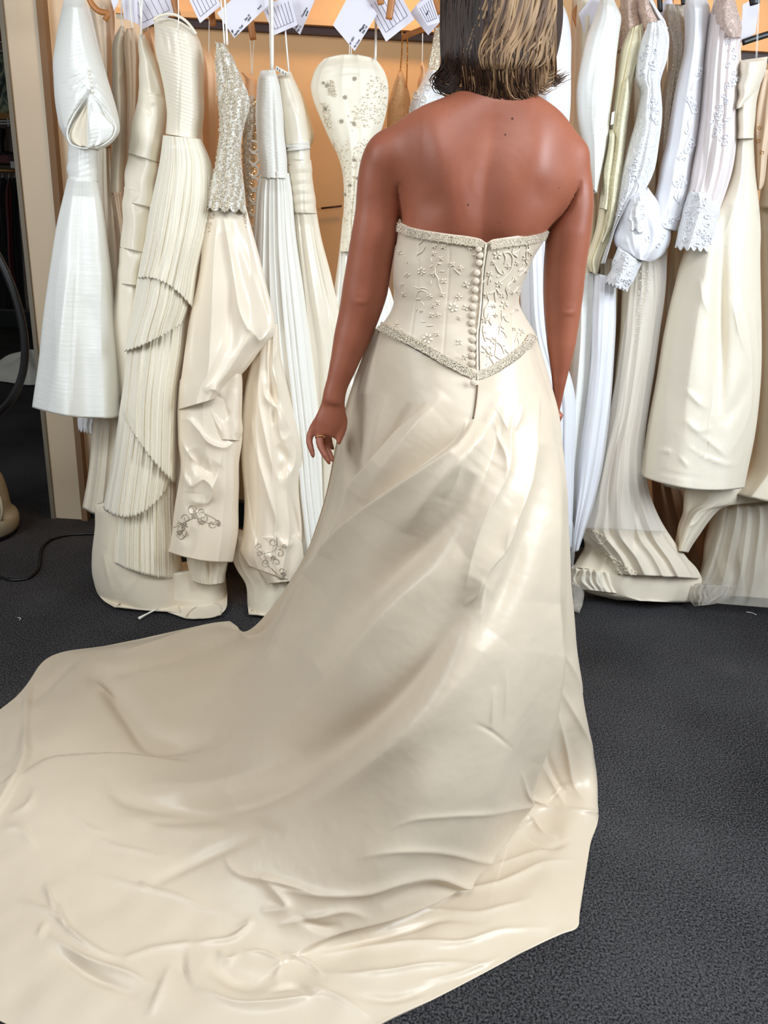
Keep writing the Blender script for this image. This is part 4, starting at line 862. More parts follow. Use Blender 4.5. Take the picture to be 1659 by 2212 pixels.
for k, (x_, y_) in enumerate([(191,152),(192,160),(194,168),(197,177),(198,187),(200,198)]):
    c, n_ = hit(bv_, x_, y_, .002); MB().ell(c, [(.0042, 0, 0), (0, .003, 0), (0, 0, .0042)], 10, 7).build('button', M['pearl'], sl)
# hanging garments behind it
d = dress('champagne dress hanging directly behind the white puffed sleeve', (230, 1100), 2.60)
cloth_piece('bodice', [(190,-10,242,-10),(202,60,243,60),(212,130,242,130),(213,230,244,230),(212,320,244,320)], 2.60, .05, M['champ'], d, n=3, amp=.005, nr=60, nf=60)
cloth_piece('skirt', [(208,310,244,310),(206,430,252,430),(212,560,266,560),(214,740,274,740),(202,900,276,900),(190,1020,272,1030),(178,1098,268,1120,8)], 2.60, [.04,.08], M['ivory_lo'], d, n=4, amp=[.004,.014])
hm_ = dress('small lace hem with fringe showing under the taffeta skirt by the partition', (192, 940), 2.66, cat='dress', name='lace_dress')
cloth_piece('lace_hem', [(170,820,222,820),(168,880,218,880),(170,925,212,935)], 2.66, .03, M['lace_w'], hm_, n=4, amp=.006, nr=40, nf=50, sca=(9, 6))
d = dress('ivory sleeveless dress on twin white ribbons, third from the partition', (255, 700), 2.52)
cloth_piece('bodice', [(260,56,268,58),(245,86,270,88),(241,160,271,160),(244,235,274,235),(240,320,272,320),(238,420,268,420)], 2.52, .04, M['ivory_lo'], d, n=2, amp=.003, nr=70, nf=50, cre=[([(246,180),(262,160),(272,140)], 5, .004, 'r')])
cloth_piece('skirt', [(238,415,268,415),(246,470,274,470),(255,520,280,520),(262,640,300,640),(266,760,310,760)], 2.52, .05, M['champ'], d, n=4, amp=.006, nr=60, nf=50)
strap(d, [(264,-10),(262,30),(264,58)], 2.51); 
d = dress('blush dress with long vertical folds on a thin white ribbon, left of the tiered gown', (285, 700), 2.50)
cloth_piece('bodice', [(272,62,290,60),(268,90,298,92),(271,150,299,150),(274,220,298,220),(277,300,292,300),(272,400,290,400),(268,520,300,520)], 2.50, .035, M['champ'], d, n=3, amp=.004, nr=80, nf=60)
strap(d, [(280,-10),(282,30),(286,62)], 2.49)
# tiered satin dress
d = dress('ivory satin gown with horizontal tiered bands on its skirt, beside the pleated gown', (285, 860), 2.44)
bo = cloth_piece('bodice', [(299,74,313,76),(298,92,320,98),(300,125,338,132),(300,170,352,180),(297,222,362,232)], 2.44, .045, M['ivory'], d, n=2, amp=.004, nr=60, nf=60, cre=[([(318,120),(335,160),(355,220)], 5, .003, 'r'), ([(310,130),(322,180),(330,225)], 5, .003, 'r')])
tiers = [((297,218,362,228),(286,262,356,280),(277,332,345,352)), ((279,322,346,340),(272,370,341,385),(265,436,334,450)), ((266,425,334,440),(263,470,330,485),(259,535,322,548)), ((260,524,322,536),(257,560,314,572),(251,613,305,618)), ((253,600,306,606),(248,640,306,642),(240,720,306,720),(250,790,300,790),(262,860,285,868))]
for k, t in enumerate(tiers):
    t = ((t[0][0]+2, t[0][1]-22, t[0][2]-3, t[0][3]-22),) + t; cloth_piece('skirt_tier', t, 2.435 + .004*k, [.052,.058], M['ivory'], d, n=2, amp=.004, nr=50, nf=60, seed=k, cre=[([(t[0][0]+25, t[0][1]+12), (t[-1][0]+55, t[0][1]+32)], 7, .005, 'r'), ([(t[0][0]+10, t[0][1]+30), (t[-1][0]+50, t[0][1]+55)], 7, .004, 'v')])
strap(d, [(300,-10),(304,30),(306,76)], 2.42); strap(d, [(308,-10),(306,20),(305,76)], 2.42)
# peach dress behind
d = dress('peach lit dress glimpsed between the pleated gown and silver beaded gown', (450, 420), 2.74)
cloth_piece('bodice', [(428,98,458,112),(430,140,474,150),(432,210,478,215),(436,300,476,310),(446,420,470,430),(440,700,470,700)], 2.66, .04, M['peach'], d, n=3, amp=.005, nr=50, nf=50, cre=[([(435,135),(448,128),(460,124)], 4, .004, 'r')])
strap(d, [(453,-110),(452,36),(451,115)], 2.62, .0012)
d = dress('peach satin bodice hanging behind the silver beads, right of them', (540, 400), 2.74)
cloth_piece('bodice', [(520,155,540,160),(530,172,552,172),(528,200,556,200),(530,300,552,300),(530,400,550,400)], 2.74, .03, M['peach'], d, n=2, amp=.004, nr=40, nf=40)
strap(d, [(545,-110),(540,85),(542,120),(543,162)], 2.68, .0012); strap(d, [(549,85),(546,120),(545,162)], 2.68, .0012)
d = dress('peach gathered dress between pleated gown and the tiered gown, ribbons up', (325, 260), 2.62)
strap(d, [(312,-110),(316,20),(320,66)], 2.58, .0016); cloth_piece('bodice', [(305,72,335,58),(312,100,345,100),(325,150,352,150),(335,220,360,220),(345,300,360,300)], 2.62, .04, M['peach'], d, n=2, amp=.005, nr=50, nf=50)
# pleated chiffon gown
d = dress('ivory strapless gown with ruched bodice and cascading crinkle-pleated chiffon skirt', (300, 1330), 2.38)
cloth_piece('bodice', [(331,42,424,72,-16),(333,62,430,90,-4),(337,110,437,124),(345,150,438,162),(357,200,438,212),(362,240,437,252),(358,290,433,302)], 2.38, .07, M['ivory'], d, n=2, amp=.003, nr=110, nf=110, ruche=(.0022, 8, -.35),
  cre=[([(382,68),(390,140),(385,220),(383,300)], 3, .003, 'v', (1,1)), ([(345,60),(352,85),(357,115)], 5, .004, 'v'), ([(362,62),(368,90),(371,125)], 5, .004, 'v')])
MB().tube([P(x, y, 2.335) for x, y in [(331,43),(343,35),(360,31),(378,32),(400,44),(416,62),(424,74)]], .0036, 8, 30).build('rolled_edge', M['ivory'], d)
PL = dict(sharp=.35, nz=.0012)
cloth_piece('lining', [(206,1090,378,1060),(203,1140,380,1130),(199,1200,388,1195),(201,1250,396,1262),(216,1290,398,1300),(248,1315,390,1325)], [2.42,2.42], .09, M['ivory_lo'], d, n=3, amp=.01, nr=60, nf=90, cre=[([(222,1190),(232,1240),(248,1300)], 6, .01, 'r'), ([(252,1302),(280,1270),(300,1240)], 5, .009, 'c')])
cloth_piece('pleated_layer', [(352,296,434,300),(345,345,454,350),(332,420,462,420),(318,500,456,500),(300,600,430,600),(282,720,408,720),(264,860,388,860),(248,980,380,980),(236,1080,378,1080),(230,1160,382,1160),(228,1205,384,1250,14)], 2.40, [.055,.09], M['chiffon'], d, n=26, amp=[.003,.006], nr=120, nf=230, drift=.8, **PL)
cloth_piece('pleated_layer', [(300,690,398,690),(268,820,390,820),(248,950,380,940),(234,1030,378,1020),(223,1095,370,1040,44)], 2.375, [.06,.10], M['chiffon'], d, n=22, amp=[.003,.006], nr=80, nf=200, drift=.4, sca=(5, 18), seed=2, **PL)
cloth_piece('pleated_layer', [(308,560,420,560),(285,690,402,690),(272,780,396,770),(264,860,388,840),(262,888,378,1040,16)], 2.355, [.06,.10], M['chiffon'], d, n=20, amp=[.003,.006], nr=80, nf=200, drift=.4, sca=(5, 16), seed=3, **PL)
cloth_piece('pleated_layer', [(325,440,446,440),(312,520,430,520),(298,620,418,600),(282,700,408,660),(268,757,398,692,8)], 2.338, [.06,.09], M['chiffon'], d, n=20, amp=[.003,.006], nr=80, nf=200, drift=.7, sca=(4, 16), seed=4, fan=.25, **PL)
cloth_piece('pleated_layer', [(352,292,433,300),(344,350,452,350),(331,420,458,420),(318,495,446,500),(306,560,426,590),(298,598,417,664,-22)], 2.328, [.055,.08], M['chiffon'], d, n=20, amp=[.0025,.006], nr=90, nf=200, drift=.6, sca=(4, 16), seed=5, **PL)
strap(d, [(384,-10),(386,30),(384,70)], 2.30, .0016)
und = dress('crumpled ivory petticoat hem lying on carpet below the pleated gown', (370, 1320), 2.40, name='petticoat', cat='petticoat')
cloth_piece('petticoat_hem', [(300,1240,480,1215),(290,1262,486,1255),(292,1285,490,1290),(330,1310,489,1312),(400,1336,478,1330,4)], 2.47, .10, M['ivory_lo'], und, n=3, amp=.012, nr=60, nf=90, cre=[([(330,1285),(400,1300),(470,1300)], 6, .008, 'c'), ([(345,1290),(352,1310),(338,1322)], 5, .008, 'c')])
MB().tube([G(338,1316,.02), G(318,1326,.012), G(300,1336,.008)], [.003,.003,.006], 6, 10).build('tie_end', M['ribbon'], und)
# D8 lace-up beaded back (behind silver gown)
d = dress('grey-silver beaded gown with looped ribbon lacing, tucked behind the silver beaded gown', (545, 480), 2.56)
b8 = cloth_piece('bodice', [(528,212,548,205),(528,232,555,232),(526,270,556,270),(524,320,552,318),(526,380,548,380),(532,440,546,440),(536,500,545,500)], 2.56, .05, M['bead_cloth'], d, n=3, amp=.004, nr=60, nf=50)
scatter_beads(b8, [(528,212),(555,212),(556,320),(546,480),(530,480),(524,330)], 420, .0028, M['silver'], b8, 'silver beads')
for k, y_ in enumerate((312, 338, 365, 392, 420, 448, 474)):
    strap(d, [(543,y_-8),(556,y_-4),(558,y_+10),(546,y_+17),(538,y_+10)], 2.50, .0038, flat=.4, name='lacing_loop')
# silver beaded gown D7
d = dress('strapless gown with dense silver-beaded bodice and bustled champagne satin skirt', (450, 1215), 2.34)
ov2 = cloth_piece('bustle_panel', [(565,690,600,700),(545,770,606,770),(528,850,622,845),(520,930,640,915),(521,1000,654,980),(526,1080,650,1060),(524,1150,655,1150),(517,1192,650,1215),(535,1222,640,1262)], 2.37, [.04,.09], M['satin_gloss'], d, n=4, amp=[.006,.014], nr=150, nf=130, seed=4,
  cre=[([(600,705),(602,740),(588,790),(600,840),(600,900),(612,950),(632,935)], 7, .016, 'c'), ([(570,800),(575,860),(596,880),(610,930)], 8, .014, 'r'), ([(560,780),(558,860),(570,930),(590,1010),(612,1060)], 8, .013, 'r'), ([(590,850),(615,900),(640,975),(630,1020),(605,1045)], 7, .014, 'c'),
       ([(540,860),(550,960),(580,1070),(600,1130),(612,1160)], 10, .014, 'r'), ([(525,1010),(540,1090),(555,1180),(575,1230)], 9, .014, 's'), ([(596,1150),(615,1178),(640,1170),(650,1150)], 9, .012, 'r'), ([(618,1045),(630,1100),(650,1180)], 9, .012, 'v'), ([(575,830),(600,875),(590,920)], 10, .012, 'v'), ([(600,960),(620,1000),(600,1030)], 10, .014, 'v'), ([(553,1205),(580,1200),(600,1230)], 5, .006, 'r')])
ov3 = cloth_piece('bustle_panel', [(545,1150,640,1150),(552,1200,655,1190),(560,1230,650,1225),(580,1262,635,1256)], 2.34, .05, M['satin_gloss'], d, n=2, amp=.008, nr=40, nf=60, seed=7)
cloth_piece('lining', [(495,1140,600,1170),(497,1195,640,1210),(512,1232,655,1255),(530,1262,655,1280),(534,1305,625,1315),(537,1330,595,1337)], [2.42,2.40], .06, M['ivory_lo'], d, n=5, amp=.009, nr=50, nf=90)
cloth_piece('lining', [(398,1160,500,1170),(404,1215,490,1225),(413,1254,486,1258,8)], 2.40, .06, M['ivory_lo'], d, n=7, amp=.008, nr=40, nf=90, seed=2)
ov1 = cloth_piece('skirt', [(388,820,522,830),(384,880,520,880),(383,915,521,920),(384,955,523,945),(390,1000,514,1000),(385,1050,516,1060),(377,1100,514,1110),(371,1150,511,1155),(363,1192,502,1214,8)], 2.33, [.06,.09], M['satin_gloss'], d, n=3, amp=[.004,.01], nr=150, nf=150, seed=1,
  cre=[([(385,912),(402,905),(425,925),(450,955),(485,966),(515,948)], 7, .016, 'c'), ([(384,930),(395,960),(410,985),(432,1005)], 7, .012, 'r'), ([(390,1000),(400,1040),(412,1050),(440,1035),(460,1060),(450,1085),(425,1085),(410,1078)], 9, .016, 'c'), ([(484,960),(470,1020),(450,1080),(430,1130)], 8, .009, 'r'),
       ([(415,970),(430,1000),(455,1020),(470,1000)], 14, .018, 'v'), ([(398,1090),(430,1100),(460,1075)], 10, .010, 'v'), ([(500,960),(508,1040),(506,1120)], 9, .008, 'r'), ([(440,1110),(425,1160),(408,1210)], 5, .006, 'c'), ([(380,1150),(400,1165),(420,1140)], 8, .008, 'v'), ([(395,1010),(402,1035),(415,1045)], 6, .01, 'r')])
ov0 = cloth_piece('overskirt', [(447,438,531,445),(440,490,545,500),(433,550,561,560),(423,620,577,622),(413,680,591,690),(404,730,590,722),(396,775,566,752),(391,815,535,795),(388,845,500,832),(386,885,478,858)], 2.32, [.03,.085], M['satin_gloss'], d, n=3, amp=[.006,.008], nr=170, nf=150, seed=8,
  cre=[([(470,450),(462,560),(456,700),(450,800),(440,860)], 12, .015, 'r'), ([(478,440),(492,520),(505,600),(520,680),(540,715),(566,735)], 9, .016, 'c'), ([(484,500),(500,600),(498,700),(500,770)], 14, .013, 'v'), ([(500,480),(530,570),(560,650),(588,700)], 13, .010, 'v'), ([(444,480),(425,600),(410,720),(398,840)], 16, .008, 'r'),
       ([(593,702),(560,735),(545,712),(530,712)], 7, .012, 'c'), ([(560,750),(530,790),(500,835),(480,862)], 6, .010, 'c'), ([(398,830),(396,870),(392,890)], 6, .006, 'r'), ([(445,850),(455,840),(470,846),(478,858)], 6, .010, 'c'), ([(430,560),(420,680),(412,800)], 10, .009, 'v')])
cloth_piece('overskirt_fold', [(455,835,520,790),(445,850,523,850),(440,880,522,900),(452,915,523,935),(470,950,518,952)], 2.315, .05, M['satin_gloss'], d, n=2, amp=.008, nr=60, nf=70, cre=[([(446,852),(460,900),(490,950)], 6, .01, 'c'), ([(510,840),(516,900),(512,940)], 6, .01, 'c'), ([(470,850),(480,890),(500,900)], 9, .012, 'v')])
b7 = cloth_piece('bodice', [(468,92,484,94),(466,120,501,125),(466,160,516,160),(470,200,534,198),(475,232,538,228),(477,265,528,262),(475,300,520,300),(468,340,518,340),(460,375,522,375),(452,415,529,420),(448,446,531,452)], 2.31, [.03,.06,.05], M['bead_cloth'], d, n=3, amp=.006, nr=120, nf=90, sca=(10, 4))
scatter_beads(b7, [(466,92),(486,94),(520,160),(538,225),(522,290),(520,350),(532,460),(520,470),(500,450),(470,475),(446,455),(455,400),(475,300),(466,150)], 2300, .0024, M['silver'], b7, 'dense silver and crystal beads', dens=lambda x, y: .22 + .78*(math.sin(x*.42 + 1.6*math.sin(y*.06) + y*.03) > -.05))
scroll(b7, [curls(470+12*math.sin(i*1.9)+ (30 if i < 9 else 20), 120+i*16, 7, i*1.3, .9) for i in range(21)] + [curls(478+8*math.sin(i*2.3), 110+i*16, 6, i*1.7, .9) for i in range(20)], b7, M['silver'], .0016, label='silver bead scrolls')
for poly_, nn_ in (([(505,440),(531,440),(532,500),(524,470)], 60), ([(446,440),(470,440),(450,520)], 60)):
    scatter_beads(ov0, poly_, nn_, .0022, M['silver'], ov0, 'silver beads trailing onto the skirt')
strap(d, [(476,-10),(482,50),(485,96)], 2.30, .002); strap(d, [(485,-10),(488,40),(491,97)], 2.30, .003)
scr = [curls(418,1100,14,1.0), curls(402,1120,10,3.2), curls(390,1140,12,4.0), curls(400,1150,9,.5), curls(436,1105,8,2.2), [(375,1140),(400,1128),(425,1118),(445,1128),(478,1134)], [(380,1155),(392,1165),(405,1150)], curls(440,1120,9,5), curls(458,1132,9,.3), curls(470,1128,6,3), [(415,1095),(425,1110),(430,1130)], [(385,1125),(395,1138),(388,1158)], [(440,1108),(460,1118),(477,1130)]]
scroll(ov1, scr, ov1, M['motif'], .0012, label='silver embroidered scroll motif', flowers=[(398,1135,9),(420,1112,9),(388,1150,7),(436,1128,7),(472,1133,5)])
scr = [curls(590,1170,9,.5), [(598,1160),(596,1185),(575,1195),(556,1198)], curls(560,1180,8,2), curls(605,1195,10,4), curls(575,1215,10,1), [(570,1190),(580,1220),(600,1240),(622,1252)], curls(598,1215,9,3), curls(610,1232,8,0), [(556,1170),(560,1200),(575,1220)], curls(615,1180,5,2)]
for t_ in (ov2, ov3): scroll(t_, scr, t_, M['motif'], .0012, label='silver embroidered scroll motif', flowers=[(562,1195,8),(590,1205,7),(612,1240,7)])
# D9 ruched tulle gown
d = dress('white strapless gown with sideways ruched bodice and long tulle skirt, on a printed white ribbon', (640, 1230), 2.44)
cloth_piece('skirt', [(562,368,624,374),(554,410,630,412),(547,500,637,500),(542,620,655,620),(545,750,672,750),(556,900,690,900),(575,1050,702,1050),(600,1180,712,1180),(620,1235,705,1235)], 2.45, [.04,.10], M['tulle'], d, n=9, amp=[.004,.012], nr=130, nf=140)
cloth_piece('bodice', [(563,152,594,150),(556,180,602,180),(553,228,610,228),(556,304,615,304),(562,350,620,352),(564,384,622,386)], 2.44, .045, M['tulle'], d, n=2, amp=.002, nr=90, nf=60, ruche=(.0022, 7, .15), cre=[([(588,155),(590,260),(596,380)], 4, .004, 'v', (1,1))])
strap(d, [(587,-10),(588,60),(588,152)], 2.415, .0045, flat=.25); strap(d, [(581,-10),(583,60),(585,152)], 2.42, .0018)
# D10 satin gown with jewelled band
d = dress('ivory satin gown with jewelled waist band and folded hip tucks, beside the tulle gown', (700, 1200), 2.50)
cloth_piece('skirt', [(629,440,682,446),(634,520,695,520),(638,600,716,600),(648,700,738,700),(660,800,746,800),(668,950,740,950),(672,1080,740,1080),(680,1200,735,1200)], 2.50, [.04,.09], M['ivory'], d, n=5, amp=[.004,.012], nr=110, nf=100, cre=[([(655,458),(668,560),(690,700),(700,760)], 5, .006, 'r'), ([(668,458),(690,580),(722,700)], 5, .006, 'v')])
cloth_piece('hip_tuck', [(617,340,672,346),(620,380,675,384),(624,420,680,420),(630,460,684,462)], 2.495, .05, M['ivory'], d, n=2, amp=.002, nr=50, nf=50, ruche=(.005, 22, .1), cre=[([(652,360),(655,458)], 3, .004, 'v', (1,1))])
cloth_piece('bodice', [(598,160,628,154),(597,190,642,188),(599,228,656,228),(606,270,664,270),(612,312,668,310),(618,356,672,360)], 2.49, .045, M['ivory'], d, n=2, amp=.004, nr=80, nf=60, cre=[([(616,160),(630,210),(645,250)], 4, .004, 'v'), ([(622,230),(632,215),(640,205)], 4, .004, 'r')])
bnd = cloth_piece('waist_band', [(614,313,668,306),(616,327,670,322)], 2.482, .05, M['bead_cloth'], d, n=1, amp=.0005, nr=16, nf=40)
strap(d, [(612,-10),(616,60),(624,156)], 2.48, .0024)
cloth_piece('side_panel', [(640,180,652,200),(648,230,665,240),(655,270,678,290),(652,320,666,330)], 2.56, .03, M['cream'], d, n=2, amp=.003, nr=40, nf=40)
lab_ = MB(); p0, p1, p2, p3 = P(597,142,2.44), P(622,156,2.44), P(619,164,2.44), P(594,151,2.44); off = A(0, .002, 0)
lab_.add([p0,p1,p2,p3,p0+off,p1+off,p2+off,p3+off], [[0,1,2,3],[7,6,5,4],[0,4,5,1],[1,5,6,2],[2,6,7,3],[3,7,4,0]]); lb = lab_.build('size_label', M['ribbon'], d, smooth=False); lb['label'] = 'white woven label with black marks'
for x_, y_ in ((599,146),(604,150),(611,154),(617,157)):
    a_ = P(x_, y_, 2.437); MB().tube([a_, a_ + A(.0005, 0, -.006)], .0011, 5).build('label_mark', M['black'], lb)
# D11 beaded chiffon
d = dress('ivory chiffon gown with beaded flowers and pinched waist, hanging alone left of the woman', (770, 1190), 2.52)
cloth_piece('skirt', [(740,470,772,470),(733,540,790,540),(722,620,840,620),(712,700,860,700),(706,800,866,800),(704,950,870,950),(690,1100,840,1100),(680,1210,800,1210)], 2.53, [.03,.10], M['tulle'], d, n=9, amp=[.004,.014], nr=110, nf=140)
b11 = cloth_piece('bodice', [(702,126,812,128,-10),(684,145,829,152),(672,182,838,184),(678,215,838,218),(693,253,832,255),(713,300,817,300),(729,335,800,335),(738,370,786,370),(741,430,776,430),(739,481,772,481),(735,545,785,545)], 2.50, [.04,.06,.03], M['chiffon'], d, n=4, amp=.005, nr=130, nf=120,
  cre=[([(690,165),(735,150),(790,152),(830,165)], 4, .004, 'r'), ([(695,175),(740,158),(800,160)], 4, .004, 'r'), ([(684,150),(740,138),(800,142)], 4, .004, 'r'), ([(745,190),(752,240),(770,290)], 10, .006, 'v')])
scatter_beads(b11, [(705,170),(722,175),(728,210),(710,205)], 90, .002, M['silver'], b11, 'clear sequins'); scatter_beads(b11, [(690,215),(712,225),(720,290),(700,262)], 90, .002, M['silver'], b11, 'clear sequins')
scatter_beads(b11, [(800,160),(838,180),(835,240),(815,270),(760,290),(750,250),(790,200)], 160, .002, M['silver'], b11, 'clear sequins'); scatter_beads(b11, [(715,300),(815,300),(785,370),(775,540),(740,540),(740,370)], 260, .0018, M['silver'], b11, 'clear sequins')
scroll(b11, [], b11, M['motif'], .0018, label='small silver bead flowers', flowers=[(707,185,6),(699,179,4),(745,210,6),(766,170,6),(738,262,6),(765,268,6),(703,235,5),(764,345,5),(772,385,5),(757,400,4),(745,420,4)])
strap(d, [(811,-10),(812,50),(811,130)], 2.49, .0035, flat=.3); strap(d, [(755,95),(755,122)], 2.50, .0014); strap(d, [(759,95),(759,122)], 2.50, .0014)
# D12/13 halter tops
d = dress('peach lace halter gown on thin beaded chains behind the left shoulder', (865, 400), 2.70)
b12 = cloth_piece('bodice', [(862,150,868,150),(850,185,880,188),(840,220,888,222),(836,300,890,300),(838,420,890,420)], 2.70, .04, M['lace_c'], d, n=2, amp=.003, nr=60, nf=50); cloth_piece('skirt', [(838,410,890,410),(832,600,905,600),(826,800,925,800),(815,1000,945,1000),(805,1170,965,1170)], 2.72, [.04,.09], M['champ'], d, n=5, amp=[.005,.014], nr=70, nf=80); b12.data.materials[0] = lace_mat('peach_lace', (236, 186, 132), 110, .2)
for xs in ([(869,66),(868,110),(865,152)], [(880,70),(880,120),(878,188)]):
    pp = [P(x, y, 2.67) for x, y in xs]; q_ = cr(pp, 46); V_, F_ = beads(q_, np.full(46, .0028)); tag(mesh('bead_chain', V_, F_, M['gold'], d, False), None, kind='stuff')
d = dress('white lace gown with wide rhinestone straps, half hidden behind the dark hair', (920, 400), 2.62)
b13 = cloth_piece('bodice', [(928,140,952,140),(908,180,958,180),(890,215,962,215),(884,300,965,300),(884,400,965,400)], 2.62, .05, M['lace_w'], d, n=2, amp=.003, nr=70, nf=60)
cloth_piece('skirt', [(884,390,965,390),(886,560,985,560),(884,760,1010,760),(880,980,1040,980),(872,1180,1065,1180)], 2.62, [.05,.1], M['tulle'], d, n=8, amp=[.005,.016], nr=70, nf=90)
scroll(b13, [curls(900,205,10,1), curls(925,190,10,3), curls(940,165,9,2), curls(915,215,8,5), curls(945,200,9,4)], b13, M['ribbon'], .0022, label='corded lace scrolls')
for xs in ([(946,50),(940,90),(930,145)], [(954,62),(948,100),(943,150)]):
    pp = cr([P(x, y, 2.58) for x, y in xs], 40); V_, F_ = beads(np.concatenate([pp, pp + A(.005, 0, 0), pp - A(.005, 0, 0)]), np.full(120, .0035)); tag(mesh('rhinestone_strap', V_, F_, M['silver'], d, False), None, kind='stuff')
d = dress('slim peach strap dress between the two lace halters', (912, 220), 2.74)
cloth_piece('bodice', [(910,135,914,135),(904,170,924,172),(900,230,930,230)], 2.74, .03, M['peach'], d, n=2, amp=.002, nr=30, nf=30); strap(d, [(913,72),(912,136)], 2.72, .0014)

# fuller dresses deeper in the rack, filling it from behind
for (lb_, rows_, Y_, m_, n_) in (
  ('shadowed cream gown filling the rack between the puffed sleeve and tiered gown', [(205,120,262,120),(206,300,268,300),(208,600,290,600),(210,800,300,800),(205,1000,300,1000),(200,1100,300,1100)], 2.82, 'champ', 5),
  ('cream full skirt behind the pleated and beaded gowns', [(434,320,500,320),(420,500,540,500),(400,700,560,700),(380,900,570,900),(370,1080,580,1080)], 2.78, 'ivory_lo', 7),
  ('soft ivory skirt behind the tulle gown, reaching low behind the woman\'s hand', [(560,560,660,560),(560,760,700,760),(570,950,740,950),(590,1150,760,1150)], 2.78, 'ivory_lo', 7)):
    d = dress(lb_, (rows_[0][0]+30, 1150), Y_); cloth_piece('skirt', rows_, Y_, [.04,.07], M[m_], d, n=n_, amp=[.006,.016], nr=80, nf=90, seed=len(lb_))
# ---- right group ---------------------------------------------------------
d = dress('white sheer-sleeved gown closest to the woman\'s hair at right', (1200, 1170), 2.50)
cloth_piece('sleeve', [(1196,2,1212,2),(1182,20,1224,28),(1172,70,1233,80),(1166,130,1234,150),(1164,200,1233,230),(1163,300,1226,300),(1150,400,1205,400),(1125,490,1192,490)], 2.50, .06, M['white'], d, n=3, amp=.005, nr=90, nf=80, cre=[([(1215,40),(1200,120),(1190,220)], 8, .006, 'r')])
s_ = cloth_piece('skirt', [(1120,470,1190,470),(1122,600,1195,600),(1130,720,1205,720),(1160,850,1242,850),(1175,1000,1240,1000),(1185,1120,1238,1120),(1190,1180,1236,1185)], 2.50, [.04,.10], M['white'], d, n=6, amp=[.004,.012], nr=100, nf=90)
fr_ = cloth_piece('hem_frill', [(1190,1130,1238,1128),(1195,1180,1242,1170),(1200,1220,1240,1225)], 2.47, .05, M['sheer'], d, n=6, amp=.01, nr=40, nf=60)
heart = [[(1143,132),(1140,120),(1146,108),(1156,108),(1160,120),(1154,135),(1148,142),(1143,132)], [(1156,112),(1168,122),(1166,138),(1152,142)]]
for h_ in heart: MB().tube([P(x, y, 2.40) for x, y in h_], .0024, 6, 30).build('corded_loop', M['ribbon'], d)
d = dress('white satin dress with long plain sleeve tapering to a point, pale blue in the light', (1270, 1170), 2.60)
cloth_piece('bodice', [(1248,-10,1300,-10),(1246,100,1292,100),(1242,220,1296,220),(1240,350,1292,350),(1242,480,1288,480),(1246,600,1290,600)], 2.62, .06, M['ivory_lo'], d, n=3, amp=.006, nr=80, nf=70)
cloth_piece('skirt', [(1244,590,1292,590),(1238,720,1286,720),(1228,840,1278,840),(1218,950,1266,950),(1212,1060,1256,1060),(1216,1190,1248,1185)], 2.60, [.06,.09], M['taffeta'], d, n=4, amp=[.004,.012], nr=80, nf=80)
cloth_piece('sleeve', [(1300,-12,1322,-12),(1292,12,1332,12),(1283,40,1341,34),(1268,80,1338,72),(1256,125,1332,125),(1246,190,1326,190),(1250,250,1318,250),(1262,310,1312,310),(1273,365,1301,368),(1281,410,1290,418)], 2.52, .055, M['taffeta'], d, n=3, amp=.005, nr=130, nf=90,
  cre=[([(1334,40),(1326,150),(1312,260),(1296,370)], 5, .006, 'c'), ([(1300,130),(1290,210),(1286,290),(1284,380)], 7, .007, 'r'), ([(1290,215),(1302,232),(1312,240)], 4, .004, 'r'), ([(1288,232),(1296,246),(1304,252)], 4, .004, 'r'), ([(1310,60),(1290,130),(1270,200)], 12, .006, 'v')])
# cream lace sleeve dress
d = dress('cream chiffon dress with lace-edged ruffled sleeve, second sleeve from the woman', (1300, 1000), 2.58)
cloth_piece('shoulder_lace', [(1345,-12,1372,-12),(1340,20,1385,20),(1338,60,1392,60),(1336,110,1385,105)], 2.60, .05, M['lace_p'], d, n=3, amp=.004, nr=50, nf=60)
s3 = cloth_piece('sleeve', [(1360,62,1388,50),(1346,100,1391,84),(1338,150,1378,140),(1332,190,1368,180),(1323,240,1360,235),(1311,316,1351,316),(1306,380,1343,388),(1300,430,1336,440),(1290,490,1325,500),(1278,530,1310,538),(1267,562,1300,564),(1278,588,1290,596)], 2.55, .05, M['cream'], d, n=5, amp=.006, nr=150, nf=90, cre=[([(1385,80),(1366,150),(1352,240),(1338,340),(1325,440)], 3, .004, 'c'), ([(1368,90),(1352,160),(1342,240),(1330,340)], 3, .004, 'c')])
lc = cloth_piece('sleeve_lace', [(1352,150,1362,150),(1338,230,1360,225),(1326,300,1352,300),(1316,370,1345,375),(1310,430,1336,436),(1300,490,1322,496),(1296,520,1304,520)], 2.525, .045, M['lace_c'], d, n=4, amp=.005, nr=110, nf=60, sca=(6, 3), wob=2.5)
cloth_piece('sleeve_lace', [(1316,280,1330,280),(1309,340,1326,345),(1305,400,1322,405),(1298,450,1314,455)], 2.515, .035, M['lace_c'], d, n=3, amp=.004, nr=60, nf=40, wob=2.5, seed=3)
lb = MB(); q4 = [P(1322,243,2.49), P(1328,240,2.49), P(1325,268,2.49), P(1319,270,2.49)]; lb.add(q4 + [q + A(0, .002, 0) for q in q4], [[0,1,2,3],[7,6,5,4],[0,4,5,1],[1,5,6,2],[2,6,7,3],[3,7,4,0]]); lb.build('size_label', M['ribbon'], d, smooth=False)
cloth_piece('skirt', [(1290,560,1335,560),(1282,700,1332,700),(1274,800,1325,800),(1264,900,1316,900),(1250,1000,1302,1000)], 2.62, .06, M['ivory_lo'], d, n=4, amp=.008, nr=60, nf=60)
